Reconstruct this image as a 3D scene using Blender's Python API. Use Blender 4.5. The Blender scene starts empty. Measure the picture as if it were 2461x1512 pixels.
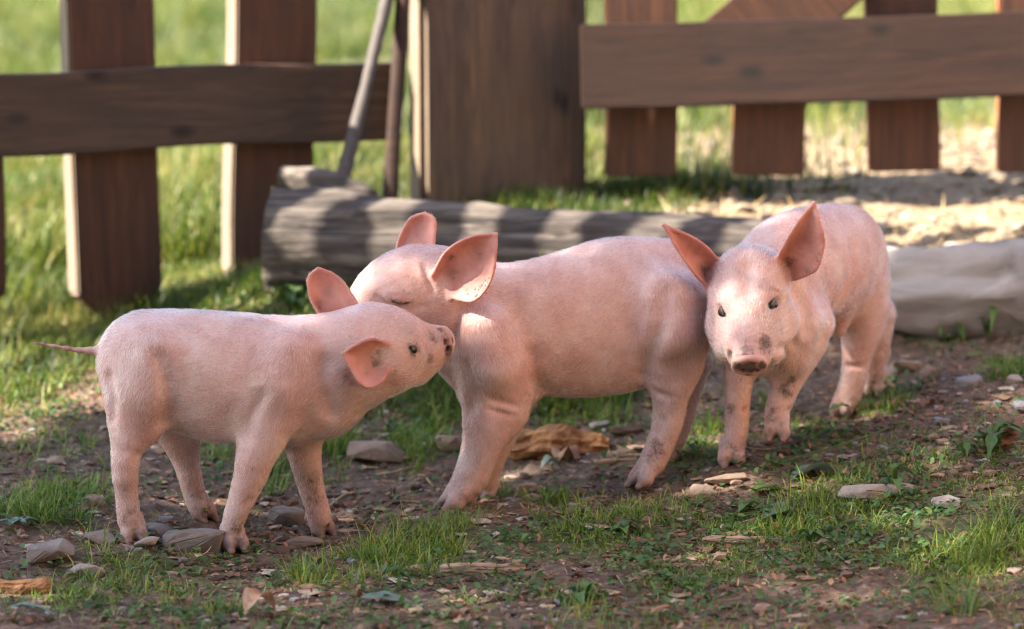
import bpy, bmesh, math, random
import numpy as np
from mathutils import Vector, Matrix
rng = np.random.default_rng(7)
random.seed(7)
sc = bpy.context.scene
COL = sc.collection

# ------------------------------------------------------------------ camera, world, sun, exposure
CAM = np.array([0.0, -4.2, 0.85]); PITCH = math.radians(7.0); FD = 7175.0
cam_d = bpy.data.cameras.new('camera'); cam = bpy.data.objects.new('camera', cam_d); COL.objects.link(cam)
cam.location = CAM; cam.rotation_euler = (math.radians(83.0), 0, 0)
cam_d.lens = 105; cam_d.sensor_width = 36; cam_d.clip_start = 0.05; cam_d.clip_end = 500
cam_d.dof.use_dof = True; cam_d.dof.focus_distance = 4.17; cam_d.dof.aperture_fstop = 3.1
sc.camera = cam
SUN_DIR = Vector((-0.97, -0.24, 0.0)).normalized()
SUN_EL = math.radians(41)
TO_SUN = Vector((SUN_DIR.x*math.cos(SUN_EL), SUN_DIR.y*math.cos(SUN_EL), math.sin(SUN_EL)))
w = bpy.data.worlds.new('World'); sc.world = w; w.use_nodes = True
nt = w.node_tree; bg = nt.nodes['Background']
sky = nt.nodes.new('ShaderNodeTexSky'); sky.sky_type = 'NISHITA'; sky.sun_disc = False
sky.sun_elevation = SUN_EL
sky.sun_rotation = math.atan2(SUN_DIR.x, SUN_DIR.y) % (2*math.pi)
sky.air_density = 1.0; sky.dust_density = 1.6; sky.ozone_density = 1.2
nt.links.new(sky.outputs[0], bg.inputs[0]); bg.inputs[1].default_value = 0.085
sl = bpy.data.lights.new('sun', 'SUN'); sl.energy = 5.0; sl.angle = math.radians(0.5); sl.color = (1.0, 0.90, 0.76)
sun = bpy.data.objects.new('sun', sl); COL.objects.link(sun)
sun.rotation_euler = (-TO_SUN).to_track_quat('-Z', 'Y').to_euler()
sun.location = (-6, -3, 6)
vs = sc.view_settings; vs.view_transform = 'Standard'; vs.look = 'None'; vs.gamma = 1.0; vs.use_curve_mapping = False
vs.exposure = 2.42
sc.cycles.use_denoising = True
sc.cycles.max_bounces = 8; sc.cycles.filter_width = 1.15

SP, SW = .165, .050
# ------------------------------------------------------------------ projection helpers: a picture point at a known distance -> a place
cp, sp = math.cos(PITCH), math.sin(PITCH)
def ray(u, v):
    a = (np.asarray(u, float)-1230)/FD; b = -(np.asarray(v, float)-756)/FD
    return np.stack([a, cp+b*sp, -sp+b*cp], -1)
def pt(u, v, y):
    r = ray(u, v); k = (y-CAM[1])/r[..., 1]
    return CAM + r*np.asarray(k)[..., None]
def scale_at(y): return (y-CAM[1])/FD

# ------------------------------------------------------------------ noise
def _hash(ix, iy, iz, seed):
    h = (ix.astype(np.int64)*374761393 + iy.astype(np.int64)*668265263 + iz.astype(np.int64)*2147483647 + seed*974711) & 0xffffffff
    h = ((h ^ (h >> 13))*1274126177) & 0xffffffff
    h = ((h ^ (h >> 16))*2246822519) & 0xffffffff
    return ((h ^ (h >> 15)) & 0xffffff)/float(0xffffff)
def vnoise(x, y, z=None, seed=0):
    if z is None: z = np.zeros_like(x)
    ix, iy, iz = np.floor(x), np.floor(y), np.floor(z)
    fx, fy, fz = x-ix, y-iy, z-iz
    fx = fx*fx*(3-2*fx); fy = fy*fy*(3-2*fy); fz = fz*fz*(3-2*fz)
    r = 0
    for dx in (0, 1):
        wx = fx if dx else 1-fx
        for dy in (0, 1):
            wy = fy if dy else 1-fy
            for dz in (0, 1):
                wz = fz if dz else 1-fz
                r = r + wx*wy*wz*_hash(ix+dx, iy+dy, iz+dz, seed)
    return r*2-1
def fbm(x, y, z=None, octv=4, seed=0):
    a, s, f = 1.0, 0, 1.0
    for o in range(octv):
        s = s + a*vnoise(x*f, y*f, None if z is None else z*f, seed+o*17); a *= .5; f *= 2.03
    return s

# ------------------------------------------------------------------ object helpers
def tag(o, label=None, cat=None, group=None, kind=None):
    if label: o['label'] = label
    if cat: o['category'] = cat
    if group: o['group'] = group
    if kind: o['kind'] = kind
    return o
def empty(name, loc=(0, 0, 0), rz=0):
    o = bpy.data.objects.new(name, None); COL.objects.link(o); o.location = loc; o.rotation_euler = (0, 0, rz)
    o.empty_display_size = .05
    return o
def mesh_np(name, V, F, mat=None, parent=None, smooth=True, attrs=None):
    """V (n,3), F (m,k) with k constant -> one mesh object"""
    V = np.asarray(V, np.float32); F = np.asarray(F, np.int32)
    me = bpy.data.meshes.new(name)
    k = F.shape[1]
    me.vertices.add(len(V)); me.vertices.foreach_set('co', V.ravel())
    me.loops.add(F.size); me.loops.foreach_set('vertex_index', F.ravel())
    me.polygons.add(len(F)); me.polygons.foreach_set('loop_start', np.arange(0, F.size, k, dtype=np.int32))
    me.polygons.foreach_set('loop_total', np.full(len(F), k, np.int32))
    me.polygons.foreach_set('use_smooth', np.full(len(F), smooth, bool))
    if attrs:
        for an, arr in attrs.items():
            arr = np.asarray(arr, np.float32)
            if arr.ndim == 1:
                at = me.attributes.new(an, 'FLOAT', 'POINT'); at.data.foreach_set('value', arr)
            else:
                at = me.attributes.new(an, 'FLOAT_COLOR', 'POINT')
                if arr.shape[1] == 3: arr = np.concatenate([arr, np.ones((len(arr), 1), np.float32)], 1)
                at.data.foreach_set('color', arr.ravel())
    me.update(calc_edges=True); me.validate()
    if mat: me.materials.append(mat)
    o = bpy.data.objects.new(name, me); COL.objects.link(o)
    if parent: o.parent = parent
    return o
def mesh_bm(name, bm, mat=None, parent=None, smooth=False):
    me = bpy.data.meshes.new(name); bm.to_mesh(me); bm.free()
    if smooth:
        for p in me.polygons: p.use_smooth = True
    if mat: me.materials.append(mat)
    o = bpy.data.objects.new(name, me); COL.objects.link(o)
    if parent: o.parent = parent
    return o

# ------------------------------------------------------------------ materials
class NT:
    def __init__(s, name):
        s.m = bpy.data.materials.new(name); s.m.use_nodes = True; s.t = s.m.node_tree
        s.b = s.t.nodes['Principled BSDF']
    def n(s, typ, **kw):
        nd = s.t.nodes.new(typ)
        for k, v in kw.items():
            if k in nd.inputs.keys() if isinstance(k, str) else False: nd.inputs[k].default_value = v
            else: setattr(nd, k, v)
        return nd
    def l(s, a, b): s.t.links.new(a, b)
    def coord(s, which='Object', scale=(1, 1, 1)):
        tc = s.n('ShaderNodeTexCoord'); mp = s.n('ShaderNodeMapping'); s.l(tc.outputs[which], mp.inputs[0]); mp.inputs['Scale'].default_value = scale
        return mp.outputs[0]
    def noise(s, vec, scale, detail=4, rough=.55, dist=0):
        nd = s.n('ShaderNodeTexNoise'); nd.inputs['Scale'].default_value = scale; nd.inputs['Detail'].default_value = detail
        nd.inputs['Roughness'].default_value = rough; nd.inputs['Distortion'].default_value = dist
        s.l(vec, nd.inputs['Vector']); return nd.outputs['Fac']
    def ramp(s, fac, stops):
        r = s.n('ShaderNodeValToRGB'); e = r.color_ramp.elements
        while len(e) > 1: e.remove(e[-1])
        e[0].position = stops[0][0]; e[0].color = (*stops[0][1], 1) if not isinstance(stops[0][1], (int, float)) else (stops[0][1],)*3+(1,)
        for p, c in stops[1:]:
            q = e.new(p); q.color = (*c, 1) if not isinstance(c, (int, float)) else (c, c, c, 1)
        s.l(fac, r.inputs[0]); return r.outputs[0]
    def mix(s, fac, a, b, mode='MIX'):
        m = s.n('ShaderNodeMix'); m.data_type = 'RGBA'; m.blend_type = mode
        for i, x in ((0, fac), (6, a), (7, b)):
            if isinstance(x, (int, float)): m.inputs[i].default_value = x
            elif isinstance(x, tuple): m.inputs[i].default_value = (*x, 1) if len(x) == 3 else x
            else: s.l(x, m.inputs[i])
        return m.outputs[2]
    def math(s, op, a, b=0.0):
        m = s.n('ShaderNodeMath'); m.operation = op
        for i, x in ((0, a), (1, b)):
            if isinstance(x, (int, float)): m.inputs[i].default_value = x
            else: s.l(x, m.inputs[i])
        return m.outputs[0]
    def bump(s, h, strength=.3, dist=.002, prev=None):
        b = s.n('ShaderNodeBump'); b.inputs['Strength'].default_value = strength; b.inputs['Distance'].default_value = dist
        s.l(h, b.inputs['Height'])
        if prev: s.l(prev, b.inputs['Normal'])
        return b.outputs[0]
    def attr(s, name):
        a = s.n('ShaderNodeAttribute'); a.attribute_name = name; return a
    def set(s, **kw):
        for k, v in kw.items():
            k = k.replace('_', ' ')
            if isinstance(v, (int, float)): s.b.inputs[k].default_value = v
            elif isinstance(v, tuple): s.b.inputs[k].default_value = (*v, 1) if len(v) == 3 and s.b.inputs[k].type == 'RGBA' else v
            else: s.l(v, s.b.inputs[k])
        return s.m

def wood_mat(name, cols, axis=2, gscale=9, stretch=14, rough=.75, rings=True):
    m = NT(name)
    sc3 = [stretch]*3; sc3[axis] = 1.0
    oi = m.n('ShaderNodeObjectInfo')
    tc = m.n('ShaderNodeTexCoord'); add = m.n('ShaderNodeVectorMath'); add.operation = 'ADD'
    m.l(tc.outputs['Object'], add.inputs[0])
    sc_ = m.n('ShaderNodeVectorMath'); sc_.operation = 'SCALE'; m.l(oi.outputs['Random'], sc_.inputs['Scale']); sc_.inputs[0].default_value = (7, 5, 9)
    m.l(sc_.outputs[0], add.inputs[1])
    mp = m.n('ShaderNodeMapping'); mp.inputs['Scale'].default_value = sc3; m.l(add.outputs[0], mp.inputs[0])
    g = m.noise(mp.outputs[0], gscale*.45, 7, .62, 1.2)
    g2 = m.noise(mp.outputs[0], gscale*2.2, 5, .7, .4)
    big = m.noise(add.outputs[0], 5, 3, .5)
    c = m.ramp(g, [(.25, cols[0]), (.5, cols[1]), (.75, cols[2])])
    c = m.mix(m.ramp(g2, [(.45, 0), (.75, .55)]), c, cols[0])
    c = m.mix(m.ramp(big, [(.4, 0), (.7, .6)]), c, cols[3])
    # knots
    kv = m.n('ShaderNodeTexVoronoi'); kv.inputs['Scale'].default_value = 6.0; kv.inputs['Randomness'].default_value = 1
    mk = m.n('ShaderNodeMapping'); s3 = [1.6]*3; s3[axis] = .8; mk.inputs['Scale'].default_value = s3; m.l(add.outputs[0], mk.inputs[0]); m.l(mk.outputs[0], kv.inputs['Vector'])
    c = m.mix(m.ramp(kv.outputs['Distance'], [(.06, .85), (.16, 0)]), c, tuple(x*.35 for x in cols[0]))
    return m.set(Base_Color=c, Roughness=rough, Normal=m.bump(m.mix(.5, g, g2), .5, .004))

M = {}
M['wood_red'] = wood_mat('wood_red_brown', [(.028, .011, .006), (.075, .028, .013), (.14, .052, .022), (.070, .032, .018)])
M['wood_rail'] = wood_mat('wood_rail', [(.010, .004, .003), (.036, .014, .008), (.066, .026, .013), (.040, .018, .011)], axis=0)
M['wood_rail_grey'] = wood_mat('wood_rail_grey', [(.018, .009, .006), (.060, .034, .021), (.13, .078, .048), (.08, .050, .034)], axis=0)
M['wood_post'] = wood_mat('wood_post', [(.030, .018, .012), (.11, .066, .040), (.22, .12, .058), (.11, .078, .056)])
M['wood_grey'] = wood_mat('wood_grey', [(.14, .12, .10), (.30, .27, .23), (.45, .40, .34), (.22, .19, .17)], axis=0)
M['wood_pole'] = wood_mat('wood_pole', [(.035, .028, .026), (.075, .062, .056), (.14, .115, .10), (.06, .05, .046)])
M['wood_pale'] = wood_mat('wood_pale', [(.20, .13, .09), (.38, .27, .19), (.52, .38, .27), (.3, .2, .15)], axis=0)
M['wood_orange'] = wood_mat('wood_orange', [(.10, .04, .02), (.34, .16, .06), (.55, .29, .11), (.2, .09, .04)], axis=0, stretch=20)
M['wood_lit_edge'] = wood_mat('wood_sunlit_edge', [(.13, .095, .068), (.23, .175, .125), (.30, .24, .18), (.19, .14, .105)])  # sawn edges paled, sunlight put into the colour
M['wood_lit_top'] = wood_mat('wood_sunlit_top', [(.12, .07, .05), (.26, .17, .13), (.36, .25, .19), (.2, .13, .1)], axis=0)  # rail top lightened, the sun on it put into the colour
M['wood_warm_lit'] = wood_mat('wood_warm_lit_edge', [(.20, .07, .028), (.42, .16, .06), (.55, .24, .10), (.34, .12, .05)])  # orange bounce light put into the right pickets' edge colour
M['bounce_wood'] = wood_mat('bounce_wall_boards', [(.28, .16, .09), (.44, .27, .15), (.55, .36, .21), (.40, .25, .15)], axis=2)

def stone_mat(name, a, b, c):
    m = NT(name); v = m.coord('Object')
    n1 = m.noise(v, 18, 6, .65); n2 = m.noise(v, 90, 5, .7); n3 = m.noise(v, 6, 2)
    col = m.ramp(n1, [(.3, a), (.55, b), (.75, c)])
    col = m.mix(m.ramp(n3, [(.42, 0), (.60, .75)]), col, (.13, .085, .058))
    col = m.mix(m.ramp(n2, [(.55, 0), (.8, .5)]), col, a)
    return m.set(Base_Color=col, Roughness=.85, Normal=m.bump(n2, .8, .003, m.bump(n1, .8, .010)))
M['stone_grey'] = stone_mat('stone_grey', (.11, .098, .095), (.28, .262, .255), (.50, .475, .455))
M['stone_tan'] = stone_mat('stone_tan', (.17, .115, .085), (.34, .25, .19), (.47, .37, .29))
M['stone_blue'] = stone_mat('stone_blue', (.13, .145, .17), (.27, .29, .33), (.42, .42, .44))
M['stone_pale'] = stone_mat('stone_pale', (.25, .21, .19), (.42, .36, .32), (.55, .48, .43))

def leaf_mat(name, base, tip, trans=.35, rough=.5, usevar=True):
    m = NT(name); a = m.attr('var')
    col = m.ramp(a.outputs['Fac'], [(0, base), (.5, tip[0]), (.85, tip[1]), (1, tip[2])])
    m.set(Base_Color=col, Roughness=rough)
    tr = m.n('ShaderNodeBsdfTranslucent'); m.l(col, tr.inputs['Color'])
    ms = m.n('ShaderNodeMixShader'); ms.inputs[0].default_value = trans
    out = m.t.nodes['Material Output']
    m.l(m.b.outputs[0], ms.inputs[1]); m.l(tr.outputs[0], ms.inputs[2]); m.l(ms.outputs[0], out.inputs[0])
    return m.m
M['grass'] = leaf_mat('grass_blades', (.035, .085, .014), [(.13, .235, .030), (.29, .36, .055), (.50, .40, .14)])
M['meadow'] = leaf_mat('meadow_blades', (.022, .045, .010), [(.085, .145, .018), (.20, .235, .032), (.34, .27, .10)], .42)
M['weed'] = leaf_mat('weed_leaves', (.04, .085, .025), [(.08, .16, .04), (.14, .23, .05), (.3, .3, .07)])
M['leaf_blue'] = leaf_mat('blue_green_leaf', (.09, .13, .10), [(.13, .19, .15), (.17, .23, .18), (.2, .26, .2)], .15)
M['straw'] = leaf_mat('straw', (.20, .12, .06), [(.36, .24, .12), (.50, .36, .20), (.6, .45, .27)], .15)
M['deadleaf'] = leaf_mat('dead_leaf', (.16, .06, .03), [(.24, .10, .05), (.34, .17, .09), (.4, .25, .15)], .2)
M['crown'] = leaf_mat('tree_leaves', (.03, .06, .012), [(.05, .10, .02), (.08, .13, .03), (.12, .15, .04)], .3)

def ground_mat():
    m = NT('ground_soil'); v = m.coord('Object')
    a = m.attr('zone'); sepn = m.n('ShaderNodeSeparateColor'); m.l(a.outputs['Color'], sepn.inputs[0])
    grass_z, sand_z, moss_z = sepn.outputs[0], sepn.outputs[1], sepn.outputs[2]
    n1 = m.noise(v, 14, 8, .68); n2 = m.noise(v, 70, 6, .72); n3 = m.noise(v, 3.2, 4, .6); n4 = m.noise(v, 260, 3, .7)
    soil = m.ramp(n2, [(.3, (.026, .016, .011)), (.5, (.095, .060, .042)), (.62, (.20, .138, .098)), (.78, (.36, .27, .20))])
    soil = m.mix(m.ramp(n1, [(.35, 0), (.7, .6)]), soil, (.12, .076, .052))
    soil = m.mix(m.ramp(n4, [(.6, 0), (.72, .5)]), soil, (.20, .14, .10))
    sand = m.ramp(n1, [(.3, (.17, .12, .072)), (.5, (.26, .19, .115)), (.72, (.36, .27, .17))])
    sand = m.mix(m.ramp(n2, [(.3, .5), (.5, 0)]), sand, (.22, .15, .09))
    gr = m.ramp(n2, [(.3, (.02, .038, .008)), (.5, (.06, .09, .018)), (.7, (.13, .15, .04))])
    gr = m.mix(m.ramp(n3, [(.45, 0), (.68, .8)]), gr, (.17, .145, .065))
    moss = m.ramp(n2, [(.35, (.04, .045, .015)), (.65, (.12, .125, .04))])
    f = m.math('ADD', moss_z, m.math('MULTIPLY', m.math('SUBTRACT', n1, .5), 1.6))
    col = m.mix(m.ramp(f, [(.42, 0), (.6, .75)]), soil, moss)
    f = m.math('ADD', sand_z, m.math('MULTIPLY', m.math('SUBTRACT', n1, .5), .8))
    col = m.mix(m.ramp(f, [(.4, 0), (.6, 1)]), col, sand)
    f = m.math('ADD', grass_z, m.math('MULTIPLY', m.math('SUBTRACT', n1, .5), 1.0))
    col = m.mix(m.ramp(f, [(.4, 0), (.6, 1)]), col, gr)
    return m.set(Base_Color=col, Roughness=.95, Normal=m.bump(n4, .6, .0015, m.bump(n2, .7, .006)))
M['ground'] = ground_mat()

def skin_mat():
    m = NT('piglet_skin'); v = m.coord('Object')
    a = m.attr('tint'); sep = m.n('ShaderNodeSeparateColor'); m.l(a.outputs['Color'], sep.inputs[0])
    pink, mud, hoof = sep.outputs[0], sep.outputs[1], sep.outputs[2]  # mud also carries the painted dark of an ear canal
    n1 = m.noise(v, 22, 4, .6); n2 = m.noise(v, 140, 5, .7); n3 = m.noise(v, 420, 3, .7)
    col = m.ramp(n1, [(.3, (.48, .275, .24)), (.5, (.59, .385, .345)), (.72, (.69, .525, .49))])
    dn = m.noise(v, 9, 5, .65); col = m.mix(m.ramp(dn, [(.48, 0), (.72, .42)]), col, (.42, .27, .215))
    st = m.noise(v, 260, 2, .6); col = m.mix(m.ramp(st, [(.35, .28), (.55, 0)]), col, (.42, .20, .17))
    vein = m.noise(v, 26, 5, .6, .3)
    col = m.mix(m.ramp(pink, [(0, 0), (1, .9)]), col, m.ramp(vein, [(.3, (.33, .115, .09)), (.5, (.49, .19, .15)), (.7, (.60, .28, .23))]))
    col = m.mix(m.ramp(hoof, [(0, 0), (1, 1)]), col, m.ramp(n2, [(.3, (.11, .065, .05)), (.7, (.34, .205, .165))]))
    sm = m.math('MULTIPLY', mud, m.ramp(n1, [(.3, .25), (.6, .95)]))
    col = m.mix(sm, col, (.15, .085, .060))
    f = m.math('ADD', m.math('MULTIPLY', mud, .95), m.math('MULTIPLY', m.math('SUBTRACT', n2, .5), 1.1))
    mk = m.math('MULTIPLY', m.ramp(f, [(.32, 0), (.62, .92)]), m.ramp(mud, [(.03, 0), (.2, 1)]))
    col = m.mix(mk, col, (.075, .045, .034))
    # scattered specks of dirt
    vo = m.n('ShaderNodeTexVoronoi'); vo.inputs['Scale'].default_value = 75; m.l(v, vo.inputs['Vector'])
    sk = m.math('MULTIPLY', m.ramp(vo.outputs['Distance'], [(.08, 1), (.14, 0)]), m.ramp(m.noise(v, 30, 2), [(.6, 0), (.66, 1)]))
    col = m.mix(m.math('MULTIPLY', sk, .8), col, (.09, .05, .04))
    m.set(Base_Color=col, Roughness=.55, Subsurface_Weight=.25, Subsurface_Radius=(.008, .003, .002), Subsurface_Scale=1.0,
          Normal=m.bump(n2, .35, .0012, m.bump(n3, .25, .0006)))
    m.b.inputs['Specular IOR Level'].default_value = .35
    return m.m
M['skin'] = skin_mat()
def hair_mat():
    m = NT('piglet_hair')
    a = m.attr('shade')
    hi = m.n('ShaderNodeHairInfo')
    col = m.ramp(m.math('ADD', m.math('MULTIPLY', a.outputs['Fac'], .8), m.math('MULTIPLY', hi.outputs['Random'], .40)), [(0, (.93, .86, .80)), (.25, (.88, .74, .62)), (.6, (.45, .30, .20)), (1, (.12, .07, .05))])
    h = m.n('ShaderNodeBsdfHairPrincipled'); h.model = 'CHIANG'; h.parametrization = 'COLOR'; m.l(col, h.inputs['Color'])
    h.inputs['Roughness'].default_value = .35; h.inputs['Radial Roughness'].default_value = .45
    m.l(h.outputs[0], m.t.nodes['Material Output'].inputs[0])
    return m.m
M['hair'] = hair_mat()
e = NT('eye_dark'); M['eye'] = e.set(Base_Color=(.012, .009, .009), Roughness=.07)
e = NT('mud_clod'); M['mud'] = e.set(Base_Color=(.035, .022, .016), Roughness=.9)

# ------------------------------------------------------------------ terrain
ANCH = [  # u, v, distance y from the camera plane
 (318, 1303, -.05), (565, 1326, -.06), (490, 1252, .07), (770, 1289, .06), (1085, 1229, .1), (1165, 1212, .22), (1540, 1170, .19),
 (1757, 1121, .21), (2025, 1002, .47), (2098, 950, .56), (300, 805, 1.2), (100, 880, .98), (650, 712, 1.08), (1230, 512, 1.55), (1700, 600, 1.15),
 (2300, 812, .85), (2300, 575, 1.3), (2430, 935, .4), (2430, 1200, -.1), (2430, 1500, -.55), (1230, 1500, -.52), (0, 1500, -.5), (1900, 1250, -.05),
 (1650, 455, 1.75), (60, 1200, .12), (1300, 1000, .62), (700, 1000, .62), (200, 1000, .62)]
AP = np.array([pt(u, v, y) for u, v, y in ANCH])
EXT = np.array([(-1.3, -1.0, -.03), (1.3, -1.0, .02), (0, -1.0, -.02), (-1.3, .5, .07), (1.35, .5, .22), (1.4, 1.3, .36), (-1.4, 1.4, .2), (-1.3, 2.2, .32), (0, 2.2, .40), (1.3, 2.2, .42)])
AP = np.concatenate([AP, EXT])
def _tps(r2): return np.where(r2 > 1e-12, r2*np.log(r2+1e-12), 0)
_n = len(AP); _K = _tps(((AP[:, None, :2]-AP[None, :, :2])**2).sum(-1)) + np.eye(_n)*.004
_P = np.c_[np.ones(_n), AP[:, :2]]
_A = np.block([[_K, _P], [_P.T, np.zeros((3, 3))]]); _W = np.linalg.solve(_A, np.r_[AP[:, 2], 0, 0, 0])
def ground_base(x, y):
    x = np.asarray(x, float); y = np.asarray(y, float)
    xc = np.clip(x, -1.3, 1.35); yc = np.clip(y, -1.0, 2.2)
    z = _W[_n]+_W[_n+1]*xc+_W[_n+2]*yc
    for i in range(_n): z = z+_W[i]*_tps((xc-AP[i, 0])**2+(yc-AP[i, 1])**2)
    return z + .045*np.maximum(0, y-2.2)*(1-np.exp(-np.maximum(0, y-2.2))) + .03*np.maximum(0, np.abs(x)-1.35)*0
def ground(x, y):
    x = np.asarray(x, float); y = np.asarray(y, float)
    z = ground_base(x, y)
    near = np.exp(-np.maximum(0, np.abs(x)-1.3)*1.2)*np.exp(-np.maximum(0, y-2)*1.0)
    z = z + .006*fbm(x*6, y*6, None, 3, 3) + near*(.0045*fbm(x*32, y*32, None, 3, 11) + .0035*np.maximum(0, vnoise(x*70, y*70, None, 5)) )
    z = z + .05*fbm(x*.8+3, y*.8, None, 2, 21)*np.clip((y-3)/4, 0, 1)
    return z
def gp(u, v):
    """picture point -> where its ray meets the ground"""
    r = ray(u, v); lo, hi = 2.8, 40.0; prev = 2.8
    for d in np.concatenate([np.arange(2.8, 8, .03), np.arange(8, 60, .5)]):
        p = CAM+r*d
        if p[2] <= float(ground(p[0], p[1])):
            lo, hi = prev, d; break
        prev = d
    for _ in range(18):
        m_ = (lo+hi)/2; p = CAM+r*m_
        if p[2] <= float(ground(p[0], p[1])): hi = m_
        else: lo = m_
    return CAM+r*hi

def axis_pts(segs):
    out = [segs[0][0]]
    for a, b, st in segs:
        n = max(1, int(round((b-a)/st))); out += list(np.linspace(a, b, n+1)[1:])
    return np.array(out)
xs = axis_pts([(-60, -12, 4), (-12, -3, .6), (-3, -1.1, .05), (-1.1, 1.15, .0052), (1.15, 3, .05), (3, 12, .6), (12, 60, 4)])
ys = axis_pts([(-12, -5, 1), (-5, -.8, .12), (-.8, .9, .0058), (.9, 2.2, .014), (2.2, 6, .08), (6, 14, .4), (14, 90, 3)])
X, Y = np.meshgrid(xs, ys, indexing='ij')
Z = ground(X, Y)
def blob(x, y, u, v, ru, rv, base=None):
    c = gp(u, v) if base is None else base
    s = scale_at(c[1]); dy = rv*s/ (max(.1, .0+ (CAM[2]-c[2])/(c[1]-CAM[1])))
    return np.exp(-(((x-c[0])/(ru*s))**2+((y-c[1])/dy)**2))
GREEN_NEAR = [(1190, 1308, 240, 42, 1.1), (1500, 1330, 250, 60, 1.0), (1850, 1300, 260, 60, 1.1), (2250, 1260, 300, 80, 1.2), (2300, 1380, 280, 60, .9), (2000, 1380, 250, 50, .9), (1650, 1400, 230, 40, .8), (1250, 1440, 260, 40, .85),
 (480, 1375, 170, 34, 1.2), (620, 1400, 150, 26, 1.0), (180, 1440, 170, 45, .55), (110, 1220, 110, 26, 1.25), (430, 1480, 200, 25, .5), (950, 1420, 130, 40, .6), (1000, 1490, 300, 25, .6), (1700, 1480, 300, 25, .5), (2430, 1490, 60, 30, .8),
 (900, 1330, 110, 22, .9), (2400, 1180, 130, 40, .9),
 (640, 1140, 50, 40, .8), (800, 1060, 45, 30, .9), (1000, 1005, 70, 30, .9), (1300, 1010, 60, 20, .8), (1440, 1000, 60, 20, .8), (1660, 1090, 60, 35, .8), (2150, 960, 75, 22, 1.2), (1960, 1040, 90, 30, .9), (2430, 880, 50, 28, 1.3),
 (2250, 800, 110, 22, .9), (1330, 1200, 45, 12, 1.0), (500, 1110, 45, 28, .6), (60, 1010, 120, 35, .5), (180, 1080, 110, 30, .4), (1900, 1140, 120, 22, .5), (2390, 1060, 70, 45, .3), (2200, 1120, 160, 20, .25), (1180, 1195, 40, 10,.5)]
GB = [(gp(u, v), ru, rv, k) for u, v, ru, rv, k in GREEN_NEAR]
def near_green(x, y):
    g = 0
    for c, ru, rv, k in GB: g = np.maximum(g, k*blob(x, y, 0, 0, ru, rv, c))
    return g
def zones(x, y):
    gf = near_green(x, y)
    nb = fbm(x*1.7+9, y*1.7, None, 3, 31)
    # grass behind: left and centre mostly green, right side sandy close to the fence
    left = 1/(1+np.exp((x-.12-.1*nb)/.05))
    back = 1/(1+np.exp(-(y-.72+.1*nb)/.06))
    far = 1/(1+np.exp(-(y-2.9-.8*x*.3-.25*nb)/.25))
    green = np.clip(back*left*(1.0+.35*nb) + far*(1-left)*1.0*(1+.3*nb) + np.exp(-(((x-.33)/.16)**2+((y-1.75)/.25)**2)), 0, 1)
    green = green*(1-.75*np.exp(-(((x+.62)/.14)**2+((y-1.0)/.12)**2)))
    sand = np.clip((1-left)/(1+np.exp(-(y-1.03+.04*nb)/.03)) * (1-far), 0, 1) + .7*np.exp(-(((x+.62)/.14)**2+((y-1.0)/.12)**2))+.5*np.clip(back*left*(nb-.25)*2, 0, 1)
    return green, np.clip(sand, 0, 1), np.clip(gf*.8, 0, 1)
gz, sz, mz = zones(X, Y)
nx_, ny_ = X.shape
idx = np.arange(nx_*ny_).reshape(nx_, ny_)
F = np.stack([idx[:-1, :-1].ravel(), idx[1:, :-1].ravel(), idx[1:, 1:].ravel(), idx[:-1, 1:].ravel()], 1)
g = mesh_np('ground', np.stack([X.ravel(), Y.ravel(), Z.ravel()], 1), F, M['ground'], attrs={'zone': np.stack([gz.ravel(), sz.ravel(), mz.ravel()], 1)})
tag(g, 'bare brown soil sloping up to a sunlit sandy strip and a green meadow', 'ground', kind='structure')

# ------------------------------------------------------------------ timber
def board(name, size, mat, parent=None, loc=(0, 0, 0), rot=(0, 0, 0), seg=10, bevel=.004, warp=.003, cut=None, axis=2, seed=0, edge=None):
    """a sawn board: beveled box, slightly warped; cut = chamfer of the two lower corners"""
    sx, sy, sz = size
    bm = bmesh.new(); bmesh.ops.create_cube(bm, size=1.0)
    bmesh.ops.scale(bm, vec=size, verts=bm.verts)
    if cut:
        es = [e_ for e_ in bm.edges if all(v.co.z < 0 for v in e_.verts) and abs(e_.verts[0].co.x-e_.verts[1].co.x) < 1e-6]
        bmesh.ops.bevel(bm, geom=es, offset=cut, segments=1, affect='EDGES')
    bmesh.ops.bevel(bm, geom=list(bm.edges), offset=bevel, segments=2, affect='EDGES')
    L = size[axis]
    nrm = [0, 0, 0]; nrm[axis] = 1
    for i in range(1, seg):
        co = [0, 0, 0]; co[axis] = -L/2+L*i/seg
        bmesh.ops.bisect_plane(bm, geom=list(bm.verts)+list(bm.edges)+list(bm.faces), plane_co=co, plane_no=nrm)
    for v in bm.verts:
        t = v.co[axis]*5+seed*7.3
        for a in range(3):
            if a != axis: v.co[a] += warp*(math.sin(t+a*2)+.6*math.sin(t*2.3+a*5))
    o = mesh_bm(name, bm, mat, parent); o.location = loc; o.rotation_euler = rot
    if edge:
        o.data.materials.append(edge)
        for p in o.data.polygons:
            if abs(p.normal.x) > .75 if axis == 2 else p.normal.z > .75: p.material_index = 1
    return o

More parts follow.
